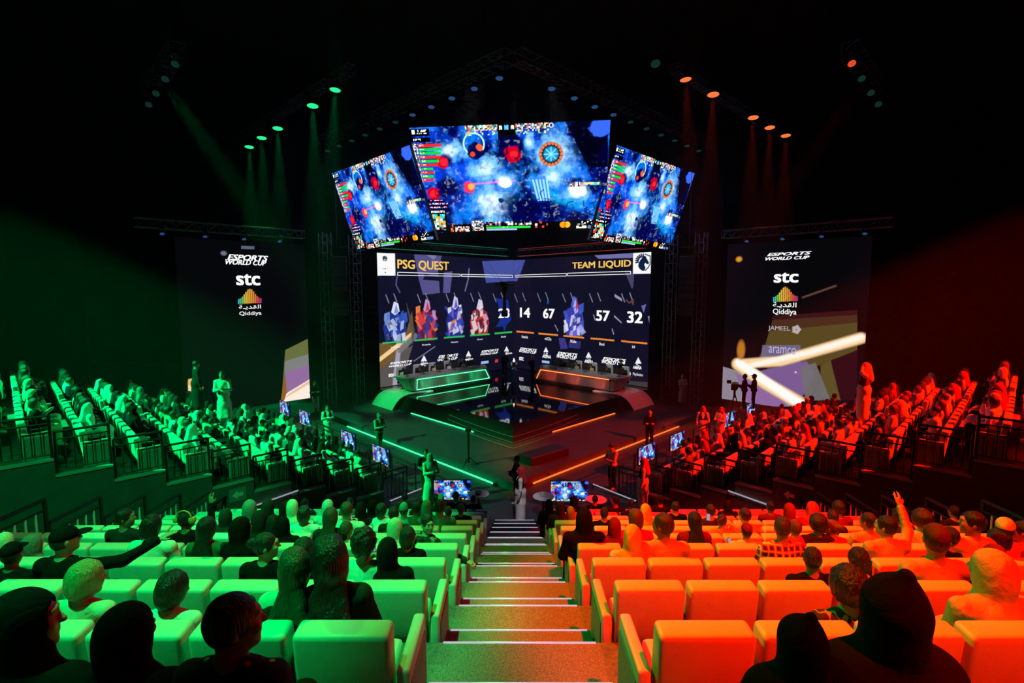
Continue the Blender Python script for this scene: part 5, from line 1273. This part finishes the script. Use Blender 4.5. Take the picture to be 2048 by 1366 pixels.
FRONT = [
 # u, v, row, cover, cover colour, garment, colour, options
 (52, 1193, -1, 'hood', 'black', 'cloak', 'black', W(yaw=-62, lean=.12, bottom='abaya', scale=.98)),
 (256, 1208, -1, 'hijab', 'black', 'abaya', 'black', W(yaw=-20, bottom='abaya', scale=1.0)),
 (466, 1184, -1, 'short', 'black', 'dress', 'black', W(yaw=-58, big=1.2, extra='flecked black dress', fem=1, pat='fleck')),
 (1595, 1232, -1, 'point', 'black', 'cloak', 'black', W(yaw=5, bottom='abaya')),
 (1775, 1203, -1, 'point', 'black', 'cloak', 'black', W(yaw=-12, bottom='abaya', scale=1.06)),
 (167, 1124, 0, 'bob', 'blond', 'top', 'cream', W(yaw=-40, fem=1, tilt=-8)), (342, 1146, 0, 'bob', 'black', 'shirt', 'white', W(yaw=-18, tilt=-10, fem=1)),
 (592, 1097, 0, 'long', 'brown', 'top', 'cream', W(yaw=18, fem=1, scale=.94)), (664, 1076, 0, 'wavy', 'black', 'cloak', 'dark', W(yaw=22, arms=('around', 'lap'), fem=1, big=1.15, lean=.1, scale=1.04, turn=10)),
 (1977, 1137, 0, 'hijab', 'tan', 'cloak', 'tan', W(yaw=28, bottom='abaya', lean=.10, scale=.98)), (1692, 1138, 0, 'afro', 'black', 'patterned shirt', 'maroon', W(yaw=-6, scale=.86, extra='dark printed shirt', pat='print')),
 (532, 1064, 1, 'bun', 'black', 'top', 'black', W(yaw=-68, fem=1, lean=.1)), (610, 1082, 1, 'long', 'black', 'top', 'black', W(yaw=10, fem=1, scale=.92)), (728, 1059, 1, 'curly', 'black', 'top', 'white', W(yaw=-10, arms='phone', fem=1, scale=.95)),
 (776, 1076, 1, 'hijab', 'black', 'abaya', 'black', W(yaw=-8, bottom='abaya')), (130, 1052, 1, 'cap', 'black', 'jacket', 'black', W(yaw=-35, arms=('lap', 'out'), lean=.12)), (30, 1083, 1, 'cap', 'black', 'jacket', 'black', W(yaw=15, lean=.15)),
 (1620, 1092, 1, 'short', 'black', 'suit', 'black', W(yaw=-25, sleeve=1.0, extra='white collared black suit')), (1712, 1094, 1, 'braids', 'black', 'shirt', 'white', W(yaw=-15)), (1866, 1064, 1, 'cap', 'brown', 'T-shirt', 'tan', W(yaw=-30, sleeve=.4, big=1.2, scale=1.06)), (1983, 1090, 1, 'beanie', 'maroon', 'shirt', 'dark', W(yaw=12, arms=('lap', 'chin'))),
 (305, 1030, 2, 'braids', 'black', 'T-shirt', 'white', W(yaw=8, sleeve=.4)), (415, 1035, 2, 'long', 'black', 'top', 'olive', W(yaw=-8, fem=1)), (481, 1035, 2, 'hijab', 'black', 'abaya', 'dark', W(yaw=-38, bottom='abaya')), (816, 1054, 2, 'bob', 'black', 'top', 'black', W(yaw=-10, fem=1)), (12, 1066, 2, 'hijab', 'cream', 'top', 'white', W(yaw=20)), (66, 1070, 2, 'hood', 'grey', 'hoodie', 'teal', W(yaw=-30)),
 (1264, 1050, 2, 'hijab', 'yellow', 'T-shirt', 'white', W(yaw=0, sleeve=.4, scale=.92)), (1328, 1026, 2, 'short', 'dark', 'shirt', 'tan', W(yaw=45, big=1.2, scale=1.05, lean=.1)), (1562, 1033, 2, 'short', 'dark', 'checked shirt', 'red', W(yaw=-20, big=1.1, pat='check')), (1943, 1021, 2, 'short', 'black', 'shirt', 'tan', W(yaw=62, big=1.1)), (2003, 1034, 2, 'cap', 'cream', 'shirt', 'orange', W(yaw=-40)), (1992, 1060, 2, 'afro', 'black', 'shirt', 'dark', W(yaw=-12)), (1895, 1052, 2, 'short', 'black', 'shirt', 'black', W(yaw=10)), (1770, 1030, 2, 'short', 'black', 'shirt', 'tan', W(yaw=35, arms=('lap', 'raise'), lean=.16, big=1.15)), (2043, 1040, 2, 'short', 'black', 'shirt', 'maroon', W(yaw=40)),
 (250, 1017, 3, 'short', 'black', 'jacket', 'dark', W(yaw=-72)), (373, 1022, 3, 'short', 'black', 'jacket', 'black', W(yaw=-30, arms=('lap', 'raise'))), (848, 1034, 3, 'bun', 'black', 'printed blouse', 'dark', W(yaw=70, turn=-215, arms=('back', 'chin'), fem=1, face=True, lean=-.05, scale=.92, h=.010, pat='print', extra='chin on hand')), (790, 1041, 3, 'hood', 'cream', 'hoodie', 'cream', W(yaw=-35, scale=.9, hoodie=1)), (693, 1048, 3, 'short', 'brown', 'shirt', 'cream', W(yaw=-25, scale=.86)), (662, 1016, 3, 'long', 'brown', 'top', 'dark', W(fem=1)), (567, 1034, 3, 'hijab', 'black', 'abaya', 'black', W(bottom='abaya', yaw=5)), (548, 1030, 3, 'hood', 'dark', 'hoodie', 'dark', W(yaw=20, lean=.12)), (520, 1022, 3, 'hijab', 'dark', 'abaya', 'black', W(bottom='abaya')),
 (1168, 1021, 3, 'hijab', 'black', 'cloak', 'black', W(bottom='abaya', big=1.3, scale=1.05)), (1228, 1035, 3, 'hijab', 'maroon', 'top', 'maroon', W(yaw=-10)), (1271, 1019, 3, 'bob', 'brown', 'shirt', 'red', W(yaw=-8, fem=1)), (1388, 1024, 3, 'long', 'black', 'top', 'maroon', W(fem=1)), (1491, 1045, 3, 'cap', 'maroon', 'shirt', 'white', W(yaw=-20, sleeve=.4, big=1.1)), (1588, 1038, 3, 'short', 'brown', 'shirt', 'red', W(yaw=10)), (1633, 1030, 3, 'afro', 'black', 'shirt', 'dark', W(yaw=-20)), (1662, 1038, 3, 'bun', 'brown', 'top', 'red', W(yaw=30, arms=('lap', 'chin'), fem=1)), (1841, 1021, 3, 'afro', 'black', 'shirt', 'white', W(yaw=-5)), (1735, 1024, 3, 'short', 'black', 'shirt', 'tan', W(yaw=25)),
 (500, 1001, 4, 'hood', 'grey', 'hoodie', 'grey', W(yaw=10, hoodie=1)), (694, 1004, 4, 'short', 'brown', 'T-shirt', 'white', W(sleeve=.4, arms='phone', scale=1.05)), (609, 1013, 4, 'bob', 'black', 'top', 'white', W(fem=1, scale=.95)), (788, 1013, 4, 'short', 'black', 'shirt', 'dark', W()), (1442, 1027, 4, 'bun', 'black', 'patterned top', 'orange', W(yaw=-30, fem=1)), (1489, 1015, 4, 'short', 'black', 'shirt', 'tan', W(yaw=15)), (1663, 1019, 4, 'short', 'black', 'shirt', 'dark', W(yaw=-10)), (1797, 1016, 4, 'curly', 'black', 'shirt', 'dark', W()), (452, 1018, 4, 'hijab', 'dark', 'abaya', 'black', W(bottom='abaya')),
 (585, 1000, 5, 'hijab', 'cream', 'abaya', 'cream', W(bottom='abaya')), (571, 1002, 5, 'hijab', 'black', 'abaya', 'black', W(bottom='abaya')), (536, 999, 5, 'hijab', 'dark', 'abaya', 'dark', W(bottom='abaya')), (656, 1000, 5, 'hijab', 'lightgrey', 'top', 'cream', W()), (722, 1004, 5, 'hood', 'black', 'coat', 'black', W(big=1.2)), (763, 1007, 5, 'bob', 'black', 'shirt', 'white', W(yaw=-30)), (808, 1007, 5, 'beanie', 'teal', 'shirt', 'teal', W()), (833, 1004, 5, 'short', 'black', 'shirt', 'olive', W()), (854, 1001, 5, 'hood', 'teal', 'hoodie', 'teal', W(hoodie=1)), (880, 999, 5, 'short', 'black', 'T-shirt', 'teal', W(sleeve=.4, big=1.25, scale=1.06)),
 (1208, 1014, 5, 'short', 'black', 'jacket', 'black', W(extra='black jacket')), (1291, 1008, 5, 'hijab', 'yellow', 'top', 'yellow', W(yaw=20)), (1577, 1006, 5, 'hijab', 'maroon', 'abaya', 'maroon', W(bottom='abaya')), (1623, 1003, 5, 'hijab', 'red', 'abaya', 'red', W(bottom='abaya')), (1675, 1002, 5, 'curly', 'black', 'shirt', 'maroon', W()), (1420, 1008, 5, 'short', 'black', 'shirt', 'dark', W()), (1905, 1010, 5, 'short', 'black', 'shirt', 'dark', W()),
 (1120, 1003, 6, 'hijab', 'maroon', 'abaya', 'maroon', W(bottom='abaya', big=1.2)), (1141, 1019, 6, 'hijab', 'orange', 'top', 'red', W(scale=.85)), (922, 1007, 6, 'short', 'black', 'jacket', 'black', W(big=1.15)), (897, 1013, 6, 'short', 'brown', 'shirt', 'brown', W(scale=.84)), (1350, 1002, 6, 'short', 'black', 'shirt', 'black', W()), (1540, 1002, 6, 'short', 'black', 'shirt', 'maroon', W()), (745, 1000, 6, 'hijab', 'black', 'abaya', 'black', W(bottom='abaya')),
 (840, 996, 7, 'short', 'black', 'shirt', 'dark', W()), (1098, 999, 7, 'hijab', 'black', 'abaya', 'black', W(bottom='abaya')), (1262, 998, 7, 'short', 'black', 'shirt', 'dark', W()), (1455, 1000, 7, 'hijab', 'dark', 'abaya', 'dark', W(bottom='abaya')), (610, 997, 7, 'short', 'black', 'shirt', 'dark', W()), (700, 995, 7, 'short', 'black', 'shirt', 'grey', W()),
 (882, 989, 8, 'beanie', 'lightgrey', 'shirt', 'dark', W()), (872, 987, 8, 'short', 'black', 'shirt', 'dark', W()), (1231, 992, 8, 'short', 'black', 'shirt', 'dark', W(yaw=70)), (1320, 990, 8, 'short', 'black', 'shirt', 'dark', W()), (1147, 993, 8, 'hijab', 'black', 'abaya', 'black', W(bottom='abaya')),
 (912, 983, 9, 'short', 'black', 'shirt', 'black', W(big=1.15)), (947, 990, 9, 'short', 'black', 'shirt', 'black', W(yaw=-15)), (1190, 990, 9, 'short', 'black', 'shirt', 'black', W()), (810, 985, 9, 'short', 'black', 'shirt', 'dark', W()),
]
for u, v, n, c, cc, t, tc, kw in FRONT: sitter(u, v, n, c, cc, t, tc, **kw)
# ear muffs, a printed shirt back
for r in [o for o in bpy.data.objects if o.get('label', '').startswith('person with short black hair, black jacket')][:1]:
    m = MB(); m.path([(.10 * math.cos(a), -.01, .80 + .10 * math.sin(a)) for a in [PI * i / 10 for i in range(11)]], .012, 6)
    for k in (-1, 1): m.lathe([(.045, -.03), (.05, 0), (.045, .03)], (k * .105, 0, .77), 12)
    m.build('ear_muffs', pmat('ear_muff_orange', (.7, .35, .06), .7), r); r['label'] = r['label'].replace('black jacket', 'black jacket and ear muffs').replace(' from stairs', ' seat')
# held phones
def held_phone(loc, rz, label):
    e = tag(MB().rbox(loc, (.06, .008, .115), .004, 1, rz=rz, rx=-.5).build('phone', pmat('phone_black', (.01, .01, .012), .2)), label, 'phone')
    sc_ = MB().rbox((loc[0], loc[1] - .006, loc[2] + .003), (.052, .003, .103), .001, 1, rz=rz, rx=-.5).build('screen', emat('phone_screen', (.5, .62, .9), .45), e); return e
held_phone(at_y(701, 1032, fy(4) - .25), .2, 'small lit phone held up by the boy in a white T-shirt')
held_phone(at_y(745, 1092, fy(1) - .15), .5, 'lit phone held by the person with curly black hair')
held_phone(at_y(1416, 1034, fy(4) - .2), -.4, 'lit phone held among the red lit spectators, beside long black hair')
held_phone(at_y(1459, 1084, fy(3) - .3), .3, 'lit phone above a seat back next to the white shirted person in a cap')

# ------------------------------------------------------------------ spectators of the side stands
rs = random.Random(7)
ARM_S = ['lap', 'lap', 'rest', 'phone', 'chin', ('lap', 'chin'), 'hold']
MESHKEYS = []
for c in ('short', 'short', 'hijab', 'cap', 'long', 'afro', 'shemagh', 'bob'):
    for y_ in (0, 28, -28): MESHKEYS.append((c, y_))
CW = {'short': 'short hair', 'hijab': 'a headscarf', 'cap': 'a cap', 'long': 'long hair', 'afro': 'afro hair', 'shemagh': 'a headcloth', 'bob': 'bobbed hair'}
crowd = []; per = {-1: 0, 1: 0}
for s in (-1, 1):
    rz = -PI / 4 if s < 0 else PI / 4
    cand = []
    for n in range(1, NS + 1):
        for i in range(NSEAT):
            if rs.random() < (.25, .45, .7, .9)[min(i, 3)]: cand.append((n, i))
    cand.sort(key=lambda q: (q[1] * .56 + (1.1 if q[1] >= 9 else 0)) - q[0] * .35)
    for k_, (n, i) in enumerate(cand):
        c, yw = rs.choice(MESHKEYS); a = rs.choice(ARM_S); abaya = c in ('hijab',) or (c == 'shemagh')
        tc = rs.choice(['white', 'white', 'white', 'cream', 'dark', 'black', 'black', 'grey', 'lightgrey', 'tan', 'teal', 'maroon', 'navy']) if c != 'shemagh' else 'white'
        if c == 'hijab' and rs.random() < .6: tc = 'black'
        cc = {'hijab': tc if rs.random() < .6 else rs.choice(['black', 'cream', 'grey']), 'cap': rs.choice(['black', 'white', 'red', 'navy']), 'shemagh': rs.choice(['white', 'red'])}.get(c, rs.choice(['black', 'black', 'dark', 'brown']))
        P = dict(yaw=yw, arms=a if c in ('short', 'hijab') else 'lap', bottom='abaya' if abaya else 'trousers', lean=.08 if c != 'cap' else .16, sleeve=.4 if (c in ('short', 'cap')) else 1.0, cover=c)
        p = side_seat_loc(s, n, i); f = Vector((R2 * -s, R2, 0)); p = p + f * .30 + Vector((0, 0, .43 + rs.uniform(-.05, .03))) 
        sc = rs.uniform(.92, 1.04)
        cols = {'skin': SK[rs.randrange(4)], 'top': CN[tc], 'bottom': CN[rs.choice(['dark', 'navy', 'grey', 'tan', 'black'])], 'cover': CN[cc], 'band': CN['black']}
        if per[s] < 84:
            per[s] += 1
            nm = {'lightgrey': 'light grey', 'dark': 'dark'}.get(tc, tc)
            add_person(P, p, rz + rs.uniform(-.12, .12), cols, 'person with %s, %s top, %s seat in, %s row of %s side stand' % (CW[c], nm, ORD[i + 1], ORD[n], 'green' if s < 0 else 'red'), .026, 'spectators in the side stands', sc)
        else: crowd.append((P, p, rz, cols, sc))
# everybody deeper in the stands, past what one could count: a single object
VV, FF, CC = [], [], []; off = 0
for P, p, rz, cols, sc in crowd:
    P = dict(P); P['arms'] = 'lap'; P['sleeve'] = 1.0; P['lean'] = .08; key = ('crowd', P['cover'], P['bottom'], P['yaw'])
    if key not in PCACHE:
        pr, _, _ = person_parts(P, .05); PCACHE[key] = {k: sdf_mesh(v[0] if k == 'cover' else v, .034) for k, v in pr.items() if k in ('body', 'top', 'bottom', 'cover')}
    M = np.array(Matrix.Rotation(rz, 3, 'Z')) * sc
    for k, (v, f) in PCACHE[key].items():
        VV.append(v @ M.T + np.array(p)); FF.append(f + off); off += len(v)
        CC.append(np.tile(np.array([*cols[{'body': 'skin'}.get(k, k)], 1.0]), (len(v), 1)))
me = to_mesh('seated_crowd', (np.concatenate(VV), np.concatenate(FF)), CROWDM)
at_ = me.color_attributes.new('col', 'FLOAT_COLOR', 'POINT'); at_.data.foreach_set('color', np.concatenate(CC).astype(np.float32).ravel())
tag(link(bpy.data.objects.new('seated_crowd', me)), 'seated crowd deeper inside both side stands', 'crowd', kind='stuff')

# ------------------------------------------------------------------ standing people
def stander(u, vf, z, face_deg, cover, cc, tc, label, bottom='thobe', arms='down', vest=None, bc='dark', h=.016, yaw=0, scale=1.0, y=None, face=True, **kw):
    p = at_z(u, vf, z) if y is None else at_y(u, vf, y)
    P = dict(stand=1, yaw=yaw, arms=arms, bottom=bottom, cover=cover, lean=kw.pop('lean', .02), **kw)
    if vest: P['vest'] = 1
    return add_person(P, (p[0], p[1], z if y is None else p[2]), math.radians(face_deg), {'skin': kw.get('skin', SK[int(u) % 3]), 'top': CN[tc], 'bottom': CN[bc], 'cover': CN[cc], 'vest': CN[vest or 'black'], 'band': CN['black']}, label, h, None, scale, face)
stander(1041, 1042, Z0, 88, 'shemagh', 'red', 'white', 'standing person in white thobe, dark vest and red headcloth at the stair foot', vest='black', h=.012)
stander(1034, 1012, Z0, 100, 'short', 'black', 'black', 'person in black holding a small camera behind the one in the white thobe', bottom='trousers', arms='hold', bc='black')
stander(632, 824, Z0 + .4, 200, 'long', 'black', 'dark', 'standing person with long dark hair and pale trousers next to the green side banner', bottom='trousers', bc='white', arms='cross', fem=1)
stander(656, 882, Z0, 215, 'short', 'black', 'white', 'bearded person in white thobe and black vest, arms crossed, by green side rail', arms='cross', vest='black')
stander(759, 902, Z0, 225, 'cap', 'grey', 'teal', 'camera person in a cap standing by the green light line of the forestage', bottom='trousers', arms='hold', bc='olive', stride=.5, vest='black')
stander(853, 995, Z0, 195, 'short', 'black', 'black', 'person in black T-shirt standing behind the shawled person, left television', bottom='trousers', arms=('cross', 'lap'), sleeve=.4)
stander(861, 1006, Z0, -150, 'hijab', 'teal', 'cream', 'person in long pale shawl and gown standing next to the green side television', bottom='abaya', arms='hold')
stander(1298, 894, Z0, 170, 'bald', 'black', 'black', 'bald person in black with a lanyard before the orange light line', bottom='trousers', arms='cross', bc='black', big=1.15)
stander(1224, 978, Z0, 120, 'short', 'black', 'white', 'person in white T-shirt and black trousers looking down by red side rail', bottom='trousers', arms='hold', sleeve=.4, tilt=-25, bc='black')
stander(1285, 1018, Z0, 75, 'shemagh', 'red', 'white', 'person in dark vest and red headcloth standing at the rail end, red side', vest='black')
stander(1404, 884, Z0, 160, 'shemagh', 'red', 'white', 'person in thobe and dark vest beside the third red side television', vest='black')
stander(1440, 886, Z0, 130, 'shemagh', 'red', 'white', 'person in thobe and draped red headcloth turned to the red side crowd', arms='hold')
stander(1364, 806, Z0 + .4, 180, 'shemagh', 'white', 'white', 'person in white thobe far off beside the stage towers, red side', arms='cross')
stander(1393, 804, Z0 + .4, 180, 'short', 'black', 'dark', 'person in dark shirt far off beside the stage towers, red side', bottom='trousers')
for u, lab, cv_ in ((1487, 'camera operator in black right behind the tripod camera', 'short'), (1506, 'crew person in a black cap next to the camera operator', 'cap')):
    stander(u, 818, 0, 60, cv_, 'black', 'black', lab, bottom='trousers', arms='hold', bc='black', y=24.3, face=False)
a = at_y(1723, 842, 15.5); stander(1723, 842, 0, 60, 'shemagh', 'cream', 'white', 'standing person in white, long pale headcloth, hand to head, red side stand', vest='maroon', arms=('head', 'down'), y=14.6)
stander(450, 842, 0, 200, 'short', 'black', 'white', 'person standing and leaning over in pale shawl, upper green side stand', arms='hold', lean=.3, y=16.8, bottom='thobe')
stander(396, 820, 0, -45, 'short', 'black', 'dark', 'person in long dark coat standing in the gangway, green side stand', bottom='abaya', y=17.4)
# on the stage
stander(1009, 752, ZS, 200, 'short', 'black', 'black', 'camera operator in black on the stage left of the trophy', bottom='trousers', bc='black', arms='hold', face=False)
stander(1065, 762, ZS, 60, 'cap', 'yellow', 'black', 'person in black with a pale cap on the stage right of the trophy', bottom='trousers', bc='black', arms='phone', face=False)
for s, u, v, lab in ((-1, 892, 712, 'coach in black standing behind the green edged desk'), (1, 1242, 720, 'coach in black standing behind the orange edged desk')):
    Y = 39.9 - 8.5 * R2 * 1.0
    p = at_plane(u, v, np.array([0, 39.1, 0]), np.array([s * 1.0, 1, 0]))
    P = dict(stand=1, yaw=0, arms='cross', bottom='trousers', cover='short', lean=.02); add_person(P, (p[0], p[1], ZS), PI + s * -PI / 4 * -1, {'skin': SK[1], 'top': CN['black'], 'bottom': CN['black'], 'cover': CN['black']}, lab, .022)
for s in (-1, 1):
    for i in range(5):
        x, y = fr(s, A_PL + 1.19 * i, 1.8); tc = ('white', 'white', 'cream', 'black', 'cream')[i] if s < 0 else ('black', 'tan', 'yellow', 'dark', 'black')[i]
        P = dict(yaw=0, arms='phone', bottom='trousers', cover='short', lean=.12, sleeve=.4)
        add_person(P, (x, y, ZS + .54), PI - s * PI / 4 * 1 if True else 0, {'skin': SK[i % 3], 'top': CN[tc], 'bottom': CN['dark'], 'cover': CN['black']}, 'seated player in %s shirt at the %s edged desk, %s from the trophy' % (tc, 'green' if s < 0 else 'orange', ORD[i + 1]), .022, 'players at the desks')

# ------------------------------------------------------------------ thin stage haze filling the hall
m = bpy.data.materials.new('stage_haze'); m.use_nodes = True
nt = m.node_tree; nt.nodes.remove(nt.nodes['Principled BSDF'])
vsn = nt.nodes.new('ShaderNodeVolumeScatter'); vsn.inputs['Color'].default_value = (1, 1, 1, 1); vsn.inputs['Density'].default_value = 0.0022; vsn.inputs['Anisotropy'].default_value = 0.35
nt.links.new(vsn.outputs[0], nt.nodes['Material Output'].inputs['Volume'])
hz = MB().box((0, 31, 3.9), (70, 33.5, 21.6)).build('stage_haze', m)
tag(hz, 'thin haze hanging in the dark hall', 'haze', kind='stuff')
for m_ in bpy.data.materials:      # the screens and lit strips are found by the rays that meet them
    m_.cycles.emission_sampling = 'NONE'
